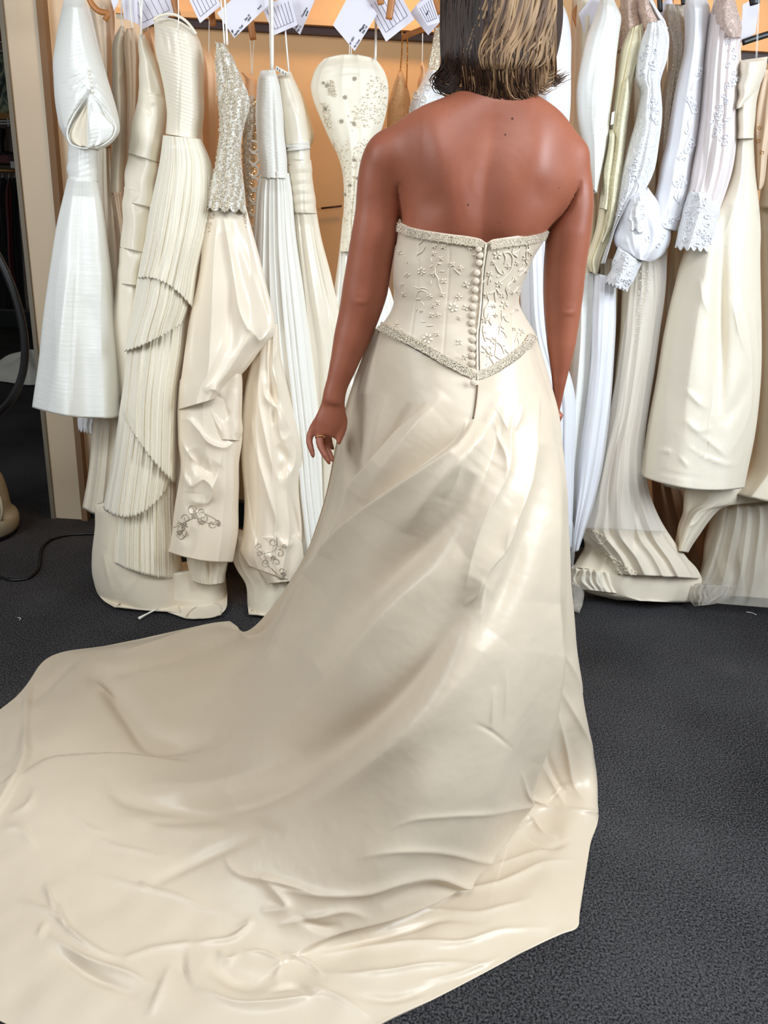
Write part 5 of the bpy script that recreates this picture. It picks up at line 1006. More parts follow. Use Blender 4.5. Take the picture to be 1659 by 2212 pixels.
# white lace balloon sleeve
d = dress('white lace dress with gathered balloon sleeve and sheer forearm of lace', (1350, 1100), 2.56)
cloth_piece('shoulder_lace', [(1384,-12,1402,-12),(1380,20,1420,18),(1388,60,1438,55)], 2.56, .05, M['lace_p'], d, n=3, amp=.004, nr=40, nf=50)
cloth_piece('collar_edge', [(1398,0,1408,-4),(1412,24,1420,18),(1424,46,1434,40),(1432,66,1444,62)], 2.53, .02, M['lace_w'], d, n=2, amp=.003, nr=30, nf=24)
s4 = cloth_piece('sleeve', [(1400,50,1432,42),(1384,98,1445,76),(1378,145,1440,130),(1379,175,1430,162),(1388,198,1427,180),(1382,225,1430,215),(1374,258,1431,250),(1361,304,1425,304),(1350,360,1414,368),(1342,410,1392,412),(1334,450,1356,452),(1322,492,1332,492),(1310,530,1320,530),(1298,570,1308,570)], 2.50, [.05,.06,.03], M['lace_w'], d, n=5, amp=.006, nr=150, nf=110, cre=[([(1425,100),(1400,190),(1395,280),(1385,360)], 9, .006, 'r'), ([(1425,200),(1415,300),(1390,390)], 5, .005, 'c')])
s4c = [[curls(x, y, 7, i)] for i, (x, y) in enumerate([(1405,120),(1420,110),(1395,140),(1425,140)])]
lnz = [curls(1371,360,10,.5,1.2), curls(1370,385,9,2,1.2), curls(1360,370,7,4), curls(1374,345,6,0), [(1378,340),(1364,360),(1360,400),(1352,430)], [(1376,380),(1378,410),(1365,430)]] + [curls(1412+8*math.sin(i*2.1), 215+i*7, 5, i) for i in range(8)] + [curls(1400+16*math.sin(i*1.7), 100+i*9, 7, i*1.3) for i in range(8)] + [curls(1350-i*3, 412+i*10, 5, i) for i in range(6)]
scroll(s4, lnz, s4, M['white'], .0023, label='corded white lace scrolls')
# satin puff with lace cuff
d = dress('white satin dress with puffed lower sleeve ending in a deep scalloped lace cuff', (1380, 700), 2.50)
pf = cloth_piece('sleeve', [(1360,420,1400,405),(1345,460,1430,450),(1332,495,1449,492),(1329,515,1448,522),(1335,535,1436,545),(1352,548,1420,560),(1368,558,1405,566)], 2.49, .065, M['white'], d, n=4, amp=.007, nr=90, nf=100, cre=[([(1365,460),(1368,520),(1375,555)], 10, .010, 'r'), ([(1440,500),(1410,540),(1380,555)], 9, .010, 'r'), ([(1345,470),(1350,520)], 8, .008, 'v'), ([(1395,470),(1400,520),(1385,550)], 9, .009, 'v')])
cf = cloth_piece('lace_cuff', [(1336,532,1388,564),(1330,552,1380,582),(1322,576,1372,602),(1310,606,1356,624)], 2.465, .045, M['lace_w'], d, n=3, amp=.004, nr=60, nf=60, sca=(8, 6))
cf2 = cloth_piece('lace_band', [(1372,434,1386,430),(1356,468,1392,460),(1362,490,1394,500)], 2.435, .02, M['lace_w'], d, n=3, amp=.003, nr=40, nf=40, sca=(8, 2))
scroll(cf, [curls(1345+14*math.sin(i*2.3), 545+i*6+8, 6, i) for i in range(12)] + [curls(1330+i*6, 600+i*2, 4, i) for i in range(6)], cf, M['white'], .0024, label='corded scallops')
scroll(pf, [curls(1378+10*math.sin(i*2), 440+i*7, 6, i) for i in range(7)] + [curls(1400,515,8,1), curls(1432,512,7,3), curls(1420,530,6,5)], pf, M['white'], .0017, label='corded lace motifs')
# sheer beaded
d = dress('sheer off-white beaded dress partly hidden between the two lace sleeves', (1450, 520), 2.62)
b5 = cloth_piece('bodice', [(1438,8,1478,10),(1434,50,1484,60),(1445,90,1486,100),(1446,140,1478,150),(1434,200,1472,210),(1428,280,1460,300),(1426,380,1450,400),(1420,520,1444,520)], 2.62, .04, M['lace_p'], d, n=4, amp=.005, nr=90, nf=60); b5.data.materials[0] = lace_mat('greyish_lace', (216, 204, 190), 120, .3)
scatter_beads(b5, [(1450,120),(1480,120),(1470,220),(1445,240)], 140, .0018, M['silver'], b5, 'tiny beads')
# white sleeve with corded applique
d = dress('white satin dress with corded scroll applique running down its full sleeve edge', (1460, 1000), 2.56)
s6 = cloth_piece('sleeve', [(1484,-12,1520,-12),(1482,10,1533,14),(1485,60,1529,62),(1484,110,1524,112),(1472,160,1521,165),(1461,205,1517,215),(1452,255,1513,262),(1443,310,1507,308),(1430,355,1496,355),(1421,400,1490,405),(1408,450,1482,455),(1394,486,1464,500)], 2.52, .06, M['white'], d, n=3, amp=.005, nr=150, nf=100, cre=[([(1478,120),(1462,220),(1448,320),(1420,440)], 6, .006, 'c'), ([(1500,60),(1490,200),(1475,330)], 12, .006, 'r')])
sc6 = [[(1514,145),(1512,165),(1500,178),(1492,195)], curls(1492,212,8,0), curls(1500,225,7,2), [(1484,215),(1492,235),(1496,250),(1486,262),(1488,280)], curls(1484,284,6,1), [(1496,270),(1490,290),(1482,310),(1470,332)], curls(1492,305,8,3), curls(1482,325,8,5), [(1500,300),(1496,320),(1488,335)], curls(1500,240,7,4), curls(1508,160,6,2), curls(1468,340,5,1), curls(1478,344,5,3), [(1470,390),(1462,410),(1456,425),(1470,440)], [(1476,405),(1466,420),(1464,440)], [(1482,400),(1472,425),(1468,445)], curls(1460,395,8,1), curls(1472,385,7,4), [(1446,450),(1440,470),(1425,485)], curls(1452,475,7,2), curls(1436,485,7,0), curls(1462,470,6,5)]
scroll(s6, sc6, s6, M['white'], .0026, label='white corded scrolls and petals', flowers=[(1486,215,8),(1497,222,7),(1484,325,8),(1494,312,8),(1512,150,5),(1470,400,8),(1478,395,7),(1450,478,7),(1466,342,5)])
# blush sheer puff sleeve with lace cuff
d = dress('blush-tinted sheer dress with long puffed sleeve, floral beading and deep lace cuff', (1550, 1040), 2.50)
cloth_piece('shoulder_lace', [(1556,-12,1584,-12),(1545,10,1594,22),(1548,45,1602,55),(1570,80,1600,82)], 2.445, .05, M['lace_p'], d, n=3, amp=.004, nr=50, nf=60)
s7 = cloth_piece('sleeve', [(1542,0,1584,2),(1536,40,1601,46),(1530,90,1599,95),(1525,150,1596,155),(1521,210,1594,215),(1516,260,1592,262),(1509,304,1591,304),(1500,360,1583,362),(1493,400,1572,405),(1485,435,1561,438),(1478,460,1552,462)], 2.48, .06, M['champ'], d, n=5, amp=.006, nr=130, nf=100, cre=[([(1585,280),(1578,340),(1560,420)], 7, .007, 'r'), ([(1560,270),(1548,340),(1530,430)], 8, .008, 'r'), ([(1540,290),(1528,360),(1515,440)], 7, .007, 'v')]); s7.data.materials[0] = cloth('blush_white_organza', (234, 224, 222), .5, .2, .4, (30, .2, .003))
c7 = cloth_piece('lace_cuff', [(1492,412,1530,408),(1480,448,1556,448),(1472,480,1550,482),(1466,505,1542,508),(1461,530,1532,535)], 2.455, .055, M['lace_w'], d, n=4, amp=.005, nr=70, nf=80, sca=(11, 5))
scroll(s7, [curls(1580+8*math.sin(i*2.2), 60+i*16, 6, i) for i in range(9)] + [curls(1562+9*math.sin(i*1.9), 205+i*13, 6, i*1.4) for i in range(9)] + [curls(1548+8*math.sin(i*2.4), 245+i*9, 6, i) for i in range(7)], s7, M['white'], .0022, label='beaded flower sprays', flowers=[(1580,180,10),(1592,172,6),(1568,215,7)])
scroll(c7, [curls(1505+24*math.sin(i*2.3), 425+i*7, 7, i) for i in range(16)] + [curls(1520+i*4, 500+i*6, 7, i) for i in range(5)], c7, M['white'], .0024, label='corded cuff motifs')
# big ivory satin dress
d = dress('large strapless ivory satin gown with wide turned-down cuff and deep plain hem band', (1510, 1050), 2.50)
s8 = cloth_piece('skirt', [(1590,300,1628,300),(1578,380,1632,380),(1545,450,1640,450),(1510,505,1644,505),(1482,548,1643,548),(1460,624,1644,620),(1438,721,1646,705),(1420,830,1644,812),(1405,915,1632,935),(1396,985,1618,1010),(1391,1030,1608,1054,16)], 2.52, [.05,.14], M['ivory'], d, n=3, amp=[.003,.010], nr=170, nf=160,
  cre=[([(1575,440),(1560,520),(1556,640),(1556,760),(1552,900)], 14, .030, 'v'), ([(1548,430),(1530,560),(1505,700),(1485,850),(1475,1000)], 22, .012, 'r'), ([(1590,600),(1615,700),(1625,800),(1618,900),(1575,985)], 6, .009, 'c'), ([(1580,640),(1600,730),(1622,790)], 6, .008, 'c'),
       ([(1575,990),(1540,960),(1500,930)], 6, .007, 'c'), ([(1545,820),(1535,900),(1524,985)], 2.5, .004, 'v', (1,1)), ([(1480,840),(1510,870),(1535,885)], 6, .007, 'r'), ([(1478,905),(1510,930),(1540,925)], 7, .007, 'r'), ([(1480,960),(1520,985),(1575,1003),(1612,1000)], 4, .006, 'c'), ([(1425,972),(1445,975)], 4, .004, 'r', (1,1)), ([(1465,985),(1480,1000),(1490,1012)], 4, .005, 'c'),
       ([(1400,1010),(1480,1030),(1560,1040)], 3, .002, 'v'), ([(1510,600),(1520,650),(1540,690)], 8, .006, 'r'), ([(1630,640),(1636,740),(1640,800)], 6, .009, 'r'), ([(1560,920),(1600,860),(1618,800)], 14, .009, 'v')])
cloth_piece('bodice', [(1599,132,1657,124),(1597,165,1650,160),(1594,200,1640,196),(1592,240,1633,236),(1590,300,1629,300)], 2.49, .05, M['ivory'], d, n=2, amp=.003, nr=60, nf=60)
cloth_piece('turned_cuff', [(1600,130,1659,122),(1598,160,1652,158),(1594,196,1636,196),(1592,236,1604,232)], 2.475, .05, M['ivory'], d, n=1, amp=.003, nr=40, nf=50)
strap(d, [(1602,92),(1598,110),(1600,132)], 2.46, .0022, M['sheer']); strap(d, [(1640,-10),(1637,60),(1634,125)], 2.44, .003, M['sheer'], flat=.2)
d = dress('champagne embroidered dress cut by the right photo edge, above', (1650, 470), 2.56)
b9 = cloth_piece('bodice', [(1650,150,1690,150),(1632,215,1690,215),(1628,270,1680,270),(1634,320,1660,325),(1632,380,1650,400),(1636,410,1644,410)], 2.56, .04, M['champ'], d, n=3, amp=.005, nr=70, nf=50)
scroll(b9, [curls(1642,275,5,0), curls(1640,305,6,2), curls(1645,330,5,4)], b9, M['gold'], .0013, label='gold scroll embroidery')
d = dress('wide beige satin ball skirt spreading past the right photo edge', (1700, 1060), 2.60)
cloth_piece('bodice', [(1672,120,1730,120),(1668,200,1735,200),(1664,300,1735,300),(1650,380,1745,380),(1642,450,1758,450)], 2.60, .06, M['ivory_lo'], d, n=2, amp=.004, nr=40, nf=40)
cloth_piece('skirt', [(1640,440,1760,440),(1645,600,1790,600),(1648,760,1810,760),(1640,900,1820,900),(1618,1010,1830,1010),(1570,1062,1830,1100,10)], 2.62, [.06,.14], M['ivory_lo'], d, n=4, amp=.012, nr=90, nf=100)
# beige lining hem below the ivory gown
d = dress('beige sateen underskirt hem dangling below the deep plain hem band', (1475, 1190), 2.62, name='underskirt', cat='underskirt')
cloth_piece('underskirt', [(1480,1030,1680,1040),(1479,1080,1680,1075),(1476,1118,1560,1098),(1468,1140,1530,1128),(1466,1165,1505,1165),(1464,1190,1487,1194)], 2.62, .06, M['ivory_lo'], d, n=3, amp=.008, nr=80, nf=90, cre=[([(1470,1140),(1500,1132),(1520,1110),(1560,1080)], 4, .006, 'c')])
cloth_piece('net_edge', [(1434,1038,1482,1050),(1434,1050,1480,1062)], 2.60, .02, M['veil'], d, n=6, amp=.003, nr=14, nf=40)
# tulle heap at far right
d = dress('heap of greyish tulle skirts spilling to the carpet at the lower right edge', (1590, 1300), 2.66, name='tulle_skirt', cat='skirt')
cloth_piece('underlayer', [(1545,1090,1740,1060),(1530,1150,1750,1140),(1520,1210,1760,1210),(1515,1255,1770,1262),(1530,1285,1760,1300)], 2.72, .08, M['ivory_lo'], d, n=5, amp=.014, nr=80, nf=110)
cloth_piece('tulle_layer', [(1560,1085,1760,1060),(1545,1160,1770,1150),(1525,1225,1770,1230),(1508,1268,1775,1290),(1500,1300,1770,1322)], 2.64, .09, M['veil'], d, n=8, amp=.022, nr=80, nf=130, seed=3)
cloth_piece('tulle_frill', [(1490,1262,1600,1262),(1486,1285,1590,1280),(1500,1310,1545,1305)], 2.60, .05, M['veil'], d, n=8, amp=.012, nr=40, nf=70, seed=5)
# cream lace-hem train
d = dress('cream gown with lace-edged train pooled on the carpet right of the woman', (1380, 1295), 2.60)
cloth_piece('train', [(1262,1105,1400,1100),(1258,1150,1430,1140),(1262,1185,1470,1192),(1248,1215,1508,1232),(1236,1245,1520,1268),(1262,1276,1500,1296),(1330,1296,1470,1302)], 2.63, [.07,.09], M['ivory_lo'], d, n=5, amp=.008, nr=90, nf=130, seed=2)
lt = cloth_piece('skirt', [(1352,560,1430,560),(1346,640,1436,640),(1345,720,1426,720),(1335,800,1414,800),(1320,900,1400,900),(1300,980,1392,980),(1282,1050,1402,1060),(1270,1100,1425,1120),(1255,1148,1452,1165),(1290,1200,1490,1215),(1310,1240,1512,1250)], 2.60, [.05,.09], M['ivory_lo'], d, n=6, amp=[.004,.012], nr=150, nf=120, wob=2, seed=6, cre=[([(1385,1000),(1388,1080),(1410,1150),(1450,1190),(1490,1215)], 5, .009, 'c'), ([(1355,900),(1340,1000),(1330,1110),(1325,1200)], 8, .012, 'r'), ([(1370,1020),(1372,1100),(1368,1200)], 7, .012, 'v')])
lt.data.materials[0] = cloth('cream_crepe', (226, 214, 194), .6, .2, .4, (20, .3, .004))
scroll(lt, [[(1256,1140),(1265,1150),(1280,1160),(1300,1175),(1312,1165)]] + [curls(1262+i*9, 1138+i*5, 5, i) for i in range(5)] + [curls(1290+i*10, 1205+i*7, 6, i*1.3) for i in range(7)] + [curls(1300+i*9, 1195+i*5.5, 6, i*1.1) for i in range(9)] + [[(1272,1195),(1300,1215),(1320,1222)]], lt, M['ivory_lo'], .0026, label='corded lace edging of the hem')
fr2 = cloth_piece('ruffle', [(1235,1225,1330,1235),(1232,1255,1350,1262),(1250,1272,1360,1285)], 2.60, .06, M['ivory'], d, n=8, amp=.012, nr=40, nf=90, seed=3)
# sheer white panel dress & bluish chiffon
d = dress('pale lilac-white chiffon gown with straight column skirt next to the woman\'s right arm', (1270, 1190), 2.56)
cloth_piece('skirt', [(1286,590,1330,600),(1280,680,1330,690),(1276,780,1326,790),(1264,880,1318,890),(1250,980,1305,990),(1242,1080,1282,1090),(1236,1150,1262,1155),(1234,1195,1250,1190)], 2.545, [.05,.07], M['white'], d, n=4, amp=[.004,.010], nr=110, nf=80)
d = dress('sheer white tulle overlay gown with tiny beads below the satin puff sleeve', (1380, 1080), 2.53)
sh = cloth_piece('overlay', [(1372,555,1442,540),(1366,620,1438,620),(1352,700,1428,700),(1338,790,1416,790),(1322,880,1402,880),(1310,960,1392,970),(1290,1050,1402,1060),(1264,1110,1425,1120),(1256,1140,1440,1150)], 2.53, [.05,.07], M['sheer'], d, n=5, amp=[.004,.01], nr=110, nf=100, cre=[([(1425,560),(1405,700),(1375,850),(1350,960)], 4, .006, 'c'), ([(1395,560),(1372,700),(1345,850)], 4, .006, 'c')])
scatter_beads(sh, [(1382,570),(1412,570),(1388,700),(1368,760),(1374,680)], 90, .0026, M['pearl'], sh, 'tiny pearl clusters')
for (lb_, rows_, Y_, m_, n_) in (
  ('beige gown body behind the plain tapering sleeve', [(1262,70,1350,60),(1262,200,1345,200),(1255,400,1330,400),(1250,600,1330,600),(1245,900,1320,900)], 2.80, 'champ', 5),
  ('creamy gown body behind the cream lace and balloon sleeves', [(1340,70,1440,70),(1335,250,1440,250),(1320,500,1430,500),(1310,700,1420,700),(1290,1000,1400,1000)], 2.84, 'ivory_lo', 5),
  ('tan shadowed gown body behind the corded applique sleeve', [(1430,70,1530,60),(1428,250,1520,250),(1415,450,1520,450),(1400,650,1500,650),(1390,1000,1490,1000)], 2.80, 'champ', 5),
  ('cream gown body behind the lace cuff at right', [(1500,60,1600,50),(1505,300,1600,300),(1450,480,1580,480),(1435,700,1560,700),(1430,1000,1500,1000)], 2.76, 'ivory_lo', 6)):
    d = dress(lb_, (rows_[0][0]+30, 1000), Y_); cloth_piece('skirt', rows_, Y_, [.04,.07], M[m_], d, n=n_, amp=[.006,.014], nr=80, nf=80, seed=len(lb_))
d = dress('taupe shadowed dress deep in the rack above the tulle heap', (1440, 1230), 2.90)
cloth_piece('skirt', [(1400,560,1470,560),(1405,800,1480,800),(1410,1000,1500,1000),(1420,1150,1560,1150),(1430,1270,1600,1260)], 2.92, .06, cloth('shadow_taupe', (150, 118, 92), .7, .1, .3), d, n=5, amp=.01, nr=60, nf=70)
d = dress('beige dress deep in the rack between the plain sleeve and lace sleeves', (1330, 1000), 2.86)
cloth_piece('bodice', [(1236,-10,1262,-10),(1234,150,1262,150),(1232,350,1256,350),(1234,560,1262,560)], 2.86, .04, M['champ'], d, n=2, amp=.004, nr=40, nf=30)
tl = dress('scrap of sheer tulle hem on the carpet just right of the gown', (1240, 1320), 2.55, name='tulle_scrap', cat='tulle')
cloth_piece('tulle', [(1232,1255,1262,1262),(1230,1285,1262,1290),(1236,1320,1252,1326)], 2.58, .02, M['veil'], tl, n=4, amp=.004, nr=24, nf=30)

# ================================================================ CARDS, HANGERS, RAIL
M['card'] = plain('card_white', (226, 222, 232), .8)
M['card_line'] = plain('printed_rule', (96, 88, 110), .8)
M['ink'] = plain('black_ink', (34, 30, 46), .7)
def card(q4, Y, label, lines=0, texts=(), tilt=.0):
    q = [P(x, y, Y + tilt*k) for k, (x, y) in enumerate(q4)]
    n_ = np.cross(q[1]-q[0], q[3]-q[0]); n_ /= np.linalg.norm(n_); n_ = n_ if n_[1] < 0 else -n_
    o4 = [p - n_*.0012 for p in q]
    m = MB(); m.add(q + o4, [[0,1,2,3],[7,6,5,4],[0,4,5,1],[1,5,6,2],[2,6,7,3],[3,7,4,0]])
    o = m.build('price_card', M['card'], None, smooth=False); tag(o, label, 'card', 'paper price cards hanging from the dresses')
    if lines:
        L_ = lambda u, v: (q[0]*(1-u) + q[1]*u)*(1-v) + (q[3]*(1-u) + q[2]*u)*v + n_*.0006
        for k in range(lines):
            v = .12 + .76*k/(lines-1); MB().tube([L_(.16, v), L_(.84, v)], .0005, 4).build('printed_line', M['card_line'], o)
        MB().tube([L_(.84, .12), L_(.84, .88)], .0005, 4).build('printed_line', M['card_line'], o)
    for txt, (ax, ay), (bx, by), sz in texts:
        a, b = P(ax, ay, Y), P(bx, by, Y); e1 = (b-a)/np.linalg.norm(b-a); e1 = e1 - n_*(e1 @ n_); e1 /= np.linalg.norm(e1); e2 = np.cross(n_, e1)
        if e2[2] < 0 and abs(e2[2]) > .3: pass
        cu = bpy.data.curves.new('handwriting', 'FONT'); cu.body = txt; cu.size = sz*.62; cu.shear = .3; cu.extrude = .0002; cu.materials.append(M['ink']); cu.resolution_u = 3; cu.offset = .0001
        t = bpy.data.objects.new('handwriting', cu); COL.objects.link(t); t.parent = o
        bpy.context.view_layer.update(); me_ = bpy.data.meshes.new_from_object(t.evaluated_get(bpy.context.evaluated_depsgraph_get())); bpy.data.objects.remove(t); t = bpy.data.objects.new('handwriting', me_); COL.objects.link(t); t.parent = o
        mt = Matrix(((e1[0], e2[0], n_[0], 0), (e1[1], e2[1], n_[1], 0), (e1[2], e2[2], n_[2], 0), (0, 0, 0, 1)))
        t.matrix_basis = Matrix.Translation(Vector(a - wloc(o) + n_*.001)) @ mt
    return o
card([(719,54),(766,110),(815,30),(766,-34)], 2.42, 'blank white card with two handwritten notes, above the beaded chiffon dress', texts=[('# 1051', (757,97), (772,72), .012), ('Ivy Lace', (766,104), (784,78), .012), ('Maggie', (778,70), (792,50), .013), ('Size 14', (784,74), (798,52), .012)])
card([(786,0),(834,90),(895,42),(848,-44)], 2.45, 'white ruled card hanging beneath a wooden hanger tip, right of the blank card', 7)
card([(886,28),(925,76),(966,30),(930,-28)], 2.52, 'tilted ruled card half hidden behind the dark hair')
card([(899,13),(924,56),(950,48),(930,-14)], 2.47, 'small ruled card with scribble lying over the tilted one beside the hair', 6, texts=[('Mori', (922,34), (930,16), .010)])
card([(938,72),(957,103),(962,88),(952,58)], 2.60, 'narrow card corner beside the rhinestone straps')
card([(469,28),(506,82),(588,4),(548,-44)], 2.44, 'large grey-shaded card with handwriting, over the silver beaded gown', texts=[('Sophia Tolli', (507,79), (526,56), .012), ('#', (502,72), (506,66), .016), ('Size 16', (530,46), (544,28), .011), ('18/20', (536,48), (546,34), .010), ('Ivory', (558,22), (570,6), .011)])
card([(404,-10),(432,50),(478,12),(448,-48)], 2.46, 'ruled card between the pleated gown and silver beaded gown', 6)
card([(565,14),(592,76),(643,54),(627,-10)], 2.47, 'pink-ruled card behind the long printed ribbon', 7)
card([(612,40),(648,75),(680,0),(640,-30)], 2.50, 'bright white card with notes at its lower tip, left of the dark ledge', texts=[('# 2051', (637,66), (646,54), .010), ('Size 12', (643,70), (652,56), .010), ('Casablanca', (653,38), (664,18), .010), ('Bridal', (662,36), (668,20), .010)])
card([(262,-4),(306,64),(380,28),(352,-40)], 2.54, 'lavender ruled card above the tiered gown straps', 6)
card([(238,-6),(246,23),(256,4),(250,-20)], 2.46, 'small grey card corner above the champagne dress beside the puffed sleeve')
card([(262,-10),(268,40),(298,52),(296,-8)], 2.50, 'folded lavender card edge behind the white ribbons')
card([(1250,30),(1262,72),(1302,20),(1288,-20)], 2.56, 'lavender card behind the plain tapering sleeve')
card([(1600,92),(1632,72),(1642,-10),(1604,10)], 2.62, 'folded lilac card near the black hanger bar at right')
card([(1424,12),(1430,50),(1458,30),(1450,-10)], 2.66, 'grey card between the lace collar and beaded dress')

rail = MB().tube([P(-60, -135, 2.62), P(1800, -30, 2.62)], .016, 14)
rail_o = rail.build('clothes_rail', M['steel']); tag(rail_o, 'long steel clothes rail above the gowns', 'rail')
def hanger(pts, Y, label, r=.008, mat=None, hook=None, flat=.55):
    p = [P(x, y, Y) for x, y in pts]; m = MB().tube(p, [r*.9, r, r*.9], 10, max(12, 6*len(pts)), flat=flat)
    o = m.build('hanger', mat or M['wood'], None); tag(o, label, 'hanger', 'wooden hangers' if not mat else None)
    hx = hook or pts[0]; a = P(hx[0], hx[1], Y); 
    MB().tube([a, a + A(0, .0, .09), a + A(.01, 0, .13), a + A(.0, 0, .15)], .002, 6, 16).build('hook', M['steel'], o)
    return o
hanger([(187,-30),(196,5),(214,24),(233,30),(226,44)], 2.50, 'wooden hanger arm curving out beside the puffed sleeve')
hanger([(455,-40),(456,20),(461,56)], 2.50, 'dark wooden hanger tip under the ruled card by the pleated gown', .010)
hanger([(528,-40),(540,40),(547,86)], 2.68, 'wooden hanger tip below the large grey card', .011)
hanger([(370,-40),(376,0),(384,34)], 2.54, 'wooden hanger end behind the pleated gown ribbon', .010)
hanger([(812,-50),(818,-20),(823,10)], 2.40, 'shorter orange hanger tip above the ruled card', .010)
hanger([(852,-50),(846,0),(840,42)], 2.40, 'long orange hanger tip hanging over the ruled card', .010)
hanger([(868,82),(905,66),(950,52),(975,46)], 2.58, 'straight wooden hanger bar holding the beaded chain straps', .008, hook=(952,20))
hanger([(930,-40),(938,0),(950,30)], 2.50, 'broad orange hanger shoulder next to the dark hair', .014)
hanger([(1270,-20),(1256,8),(1243,28),(1250,60)], 2.66, 'dark wooden hanger bend left of the plain white sleeve', .009)
hanger([(1285,45),(1272,75),(1260,104)], 2.66, 'wooden hanger tip with pin below the lavender card', .008, hook=(1285,20))
hanger([(1446,-30),(1447,16)], 2.70, 'wooden hanger stub between lace collar and beaded dress', .012)
hanger([(1604,92),(1630,83),(1700,62)], 2.60, 'black hanger bar crossing behind ribbons at the right edge', .009, M['black'], hook=(1680,20))
hanger([(1628,-30),(1631,10)], 2.56, 'black plastic hanger clip above the ivory strapless gown', .016, M['black'])
hanger([(1424,-30),(1426,26)], 2.66, 'thin black hanger hook near the lace collar', .008, M['black'])
hanger([(1477,-30),(1478,10)], 2.60, 'black plastic hanger clip between the two white sleeves', .010, M['black'])

# ================================================================ LEFT: STEAMER, CORD, FAR ROOM
M['beige_plastic'] = plain('beige_plastic', (172, 160, 134), .45)
bc = G(-62, 1150, 0); st_ = empty('garment_steamer', bc, 'beige garment steamer canister on the carpet at the left edge', 'steamer')
prof = [(.0,.012),(.175,.012),(.185,.03),(.185,.075),(.165,.10),(.155,.17),(.14,.24),(.10,.29),(.0,.30)]
pr_ = cr(prof, 50); th = np.linspace(0, 6.283, 48, endpoint=False)
Vv = np.stack([bc[0] + pr_[:, 0:1]*np.cos(th), bc[1] + pr_[:, 0:1]*np.sin(th), np.repeat(pr_[:, 1:2], 48, 1)], -1)
mesh('canister', Vv.reshape(-1, 3), grid(50, 48), M['beige_plastic'], st_)
MB().tube([bc + A(.17*math.cos(a), .17*math.sin(a), .014) for a in np.linspace(0, 6.283, 40)], .014, 8).build('base_ring', M['black'], st_)
MB().tube([bc + A(.150, -.05, .22), bc + A(.178, -.07, .18), bc + A(.182, -.08, .12), bc + A(.165, -.06, .09)], .006, 8, 20).build('latch', M['beige_plastic'], st_)
kc = bc + A(.105, -.150, .055); MB().tube([kc, kc + A(.006, -.012, 0)], .018, 16).build('knob', M['black'], st_)
MB().tube([P(-60, 470, 2.50), P(-12, 540, 2.50), P(22, 610, 2.50), P(44, 680, 2.50), P(54, 750, 2.50), P(48, 810, 2.50), P(25, 862, 2.50), P(-5, 895, 2.52), P(-60, 960, 2.60), bc + A(0, 0, .29)], .0125, 14, 90).build('hose', M['black'], st_)
cd = MB().tube([G(-40,1230,.006), G(0,1246,.006), G(30,1253,.006), G(60,1249,.006), G(80,1232,.006), G(86,1205,.006), G(92,1182,.006), G(112,1165,.006), G(145,1156,.006), G(200,1153,.006), G(260,1150,.006)], .0055, 10, 120).build('power_cord', M['black'])
tag(cd, 'black power cord snaking over the carpet from the steamer to the hanging gowns', 'cord')
for k, ((x0, y0), (x1, y1), lb_) in enumerate((((100,1012),(122,1004),'thin pale hair strand on carpet beside the partition foot'), ((1612,1322),(1634,1328),'short white thread on the carpet at the right'), ((38,1334),(42,1339),'tiny white lint speck on carpet at left'))):
    a, b = G(x0, y0, .003), G(x1, y1, .003); tag(MB().tube([a, (a+b)/2 + A(.004, .006, 0), b], .0012, 5, 8).build('thread', M['ribbon']), lb_, 'thread')
# white cloth bundle on the carpet beyond the partition
wc = G(60, 818, 0)
bundle = MB(); nb_ = 60; ring_ = []
for i in range(16):
    f = i/15; r_ = (1-f**1.6); ring_.append([(wc[0] + .05 + (.30*r_)*math.cos(a)*(1+.18*math.sin(3*a+1)+.08*math.sin(7*a)), wc[1] + (.25*r_)*math.sin(a)*(1+.12*math.sin(4*a)), .01 + .22*f**.7 + .09*math.sin(5*a+f*4)*(1-f)*f + .05*math.sin(9*a)*(1-f)*f) for a in np.linspace(0, 6.283, nb_, endpoint=False)])
wcb = mesh('cloth_bundle', np.array(ring_).reshape(-1, 3), grid(16, nb_), M['taffeta']); tag(wcb, 'white cloth bundle lying on the carpet behind the partition', 'cloth')
# far room: pictures, basket shelf, rail of dark clothes
YF = 6.2
def fbox(x0, y0, x1, y1, dY=.04, Y=YF, name='thing', mat=None, parent=None, lab=None, cat=None):
    a, b = P(x0, y1, Y), P(x1, y0, Y); o = MB().box((min(a[0], b[0]), Y-dY/2, min(a[2], b[2])), (max(a[0], b[0]), Y+dY/2, max(a[2], b[2]))).build(name, mat, parent, smooth=False)
    if lab: tag(o, lab, cat)
    return o
def palm_mat(name, c1, c2, c3):
    m, nt, b, N, L = newmat(name); tc = N.new('ShaderNodeTexCoord'); nz = N.new('ShaderNodeTexNoise'); nz.inputs['Scale'].default_value = 9; nz.inputs['Detail'].default_value = 6; nz.inputs['Distortion'].default_value = 2
    L.new(tc.outputs['Object'], nz.inputs['Vector']); cr_ = N.new('ShaderNodeValToRGB'); e = cr_.color_ramp.elements; e[0].position = .38; e[0].color = lin(c1); e[1].position = .62; e[1].color = lin(c3)
    k = cr_.color_ramp.elements.new(.5); k.color = lin(c2); L.new(nz.outputs['Fac'], cr_.inputs['Fac']); L.new(cr_.outputs[0], b.inputs['Base Color']); return m
M['print1'] = palm_mat('tropical_print', (24, 34, 22), (64, 96, 86), (150, 150, 116)); M['print2'] = palm_mat('teal_print', (14, 26, 30), (30, 60, 66), (90, 110, 110))
M['maroon'] = plain('maroon_shelf', (84, 26, 36), .5); M['goldbar'] = plain('brass_frame', (150, 110, 60), .4, .4); M['redwood'] = plain('red_brown_frame', (112, 50, 32), .5)
M['whitemetal'] = plain('white_wire', (190, 190, 190), .4)
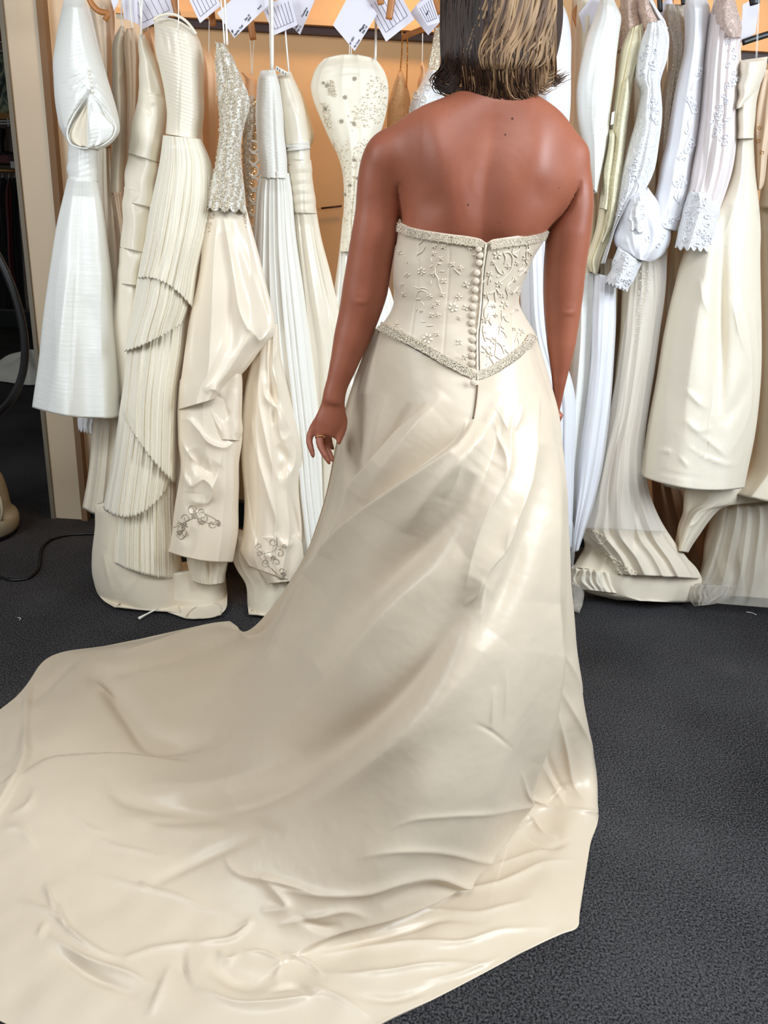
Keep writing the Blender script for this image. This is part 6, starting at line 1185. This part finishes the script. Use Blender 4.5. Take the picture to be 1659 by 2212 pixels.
M['blackcloth'] = cloth('black_cloth', (20, 21, 25), .8, .1, .3, (20, .3, .01)); M['redcloth'] = cloth('dark_red_cloth', (92, 16, 22), .8, .1, .3, None); M['lacegrey'] = lace_mat('grey_lace', (120, 108, 96), 60, .4)
pf1 = empty('picture', P(-40, 245, YF), 'framed print of palm fronds on the far wall above the basket shelf', 'picture')
fbox(-90, 112, 30, 246, .03, name='print', mat=M['print1'], parent=pf1); fbox(-90, 246, 33, 252, .05, name='frame_rail', mat=M['goldbar'], parent=pf1)
pf2 = empty('picture', P(-40, 85, YF), 'dark teal framed print at the very top left corner', 'picture')
fbox(-90, -20, 10, 72, .03, name='print', mat=M['print2'], parent=pf2); fbox(-90, 72, 12, 88, .05, name='frame_rail', mat=M['redwood'], parent=pf2)
ws = empty('wire_shelf', P(-40, 275, YF), 'white wire shelf under the palm print in the far room', 'shelf')
for y_ in (92, 111, 262, 268):
    MB().tube([P(-90, y_, YF-.1), P(34, y_-1, YF-.1)], .006, 6).build('wire', M['whitemetal'], ws)
for x_ in (-70, -30, 16): MB().tube([P(x_, 254, YF-.1), P(x_+2, 274, YF-.1)], .005, 6).build('wire', M['whitemetal'], ws)
sh_ = fbox(-120, 341, 46, 347, .4, name='wall_shelf', mat=M['maroon'], lab='maroon shelf edge carrying dark boots in the far room', cat='shelf')
for k, (x0, x1) in enumerate(((-60, -45), (-35, -20), (-10, 6), (16, 33))):
    bt = empty('boot', P((x0+x1)/2, 340, YF), ('leftmost of four dark boots standing on the maroon shelf', 'second from left of four dark boots on the maroon shelf', 'third from left of four dark boots on the maroon shelf', 'brown-topped tall boot nearest the partition on the maroon shelf')[k], 'boot', 'boots on the maroon shelf')
    MB().tube([P((x0+x1)/2, 276, YF), P((x0+x1)/2+1, 310, YF), P((x0+x1)/2+2, 336, YF)], [.045, .035, .038], 14, 16).build('shaft', plain('boot_leather', (52, 34, 28), .5) if k == 3 else M['black'], bt)
    c = P((x0+x1)/2+2, 337, YF); MB().ell(c + A(0, -.05, .0), [(.036, 0, 0), (0, .10, 0), (0, 0, .028)], 14, 8).build('foot', M['black'], bt)
tg = fbox(24, 349, 31, 363, .01, Y=YF-.22, name='shelf_ticket', mat=M['whitemetal'], lab='small white ticket hanging below the maroon shelf', cat='ticket')
hr = MB().tube([P(-120, 364, YF-.1), P(60, 370, YF-.1)], .014, 10).build('clothes_rail', M['goldbar']); tag(hr, 'light wooden clothes rail holding dark clothes in the far room', 'rail')
far = [(-70,-30,M['blackcloth'],'black garment hanging at far left of the far rail'), (-35,2,M['blackcloth'],'black coat just outside left on the far rail'), (-6,16,M['blackcloth'],'long black garment next to the red one on far rail'), (12,26,M['redcloth'],'dark red garment between black ones on the far rail'), (20,44,M['blackcloth'],'long black garment right of the dark red one'), (38,66,M['lacegrey'],'grey lace garment nearest the partition on the far rail'), (52,90,M['blackcloth'],'black garment hidden behind the partition edge')]
for k, (x0, x1, m_, lb_) in enumerate(far):
    dd = empty('garment', P((x0+x1)/2, 660, YF), lb_, 'garment', 'dark clothes on the far rail')
    bt_ = 668 if m_ is not M['redcloth'] else 640
    cloth_piece('cloth', [(x0+8,384,x1-6,384),(x0+1,404,x1-1,404),(x0+3,500,x1+3,500),(x0+8,600,x1+12,600),(x0+14,bt_,x1+18,bt_)], YF - .03*(k % 2) - .02*k/3, .12, m_, dd, n=3, amp=.02, nr=40, nf=40, seed=k)
    MB().tube([P((x0+x1)/2, 386, YF), P((x0+x1)/2, 374, YF), P((x0+x1)/2+2, 368, YF-.1)], .004, 6, 10).build('hook', M['whitemetal'], dd)
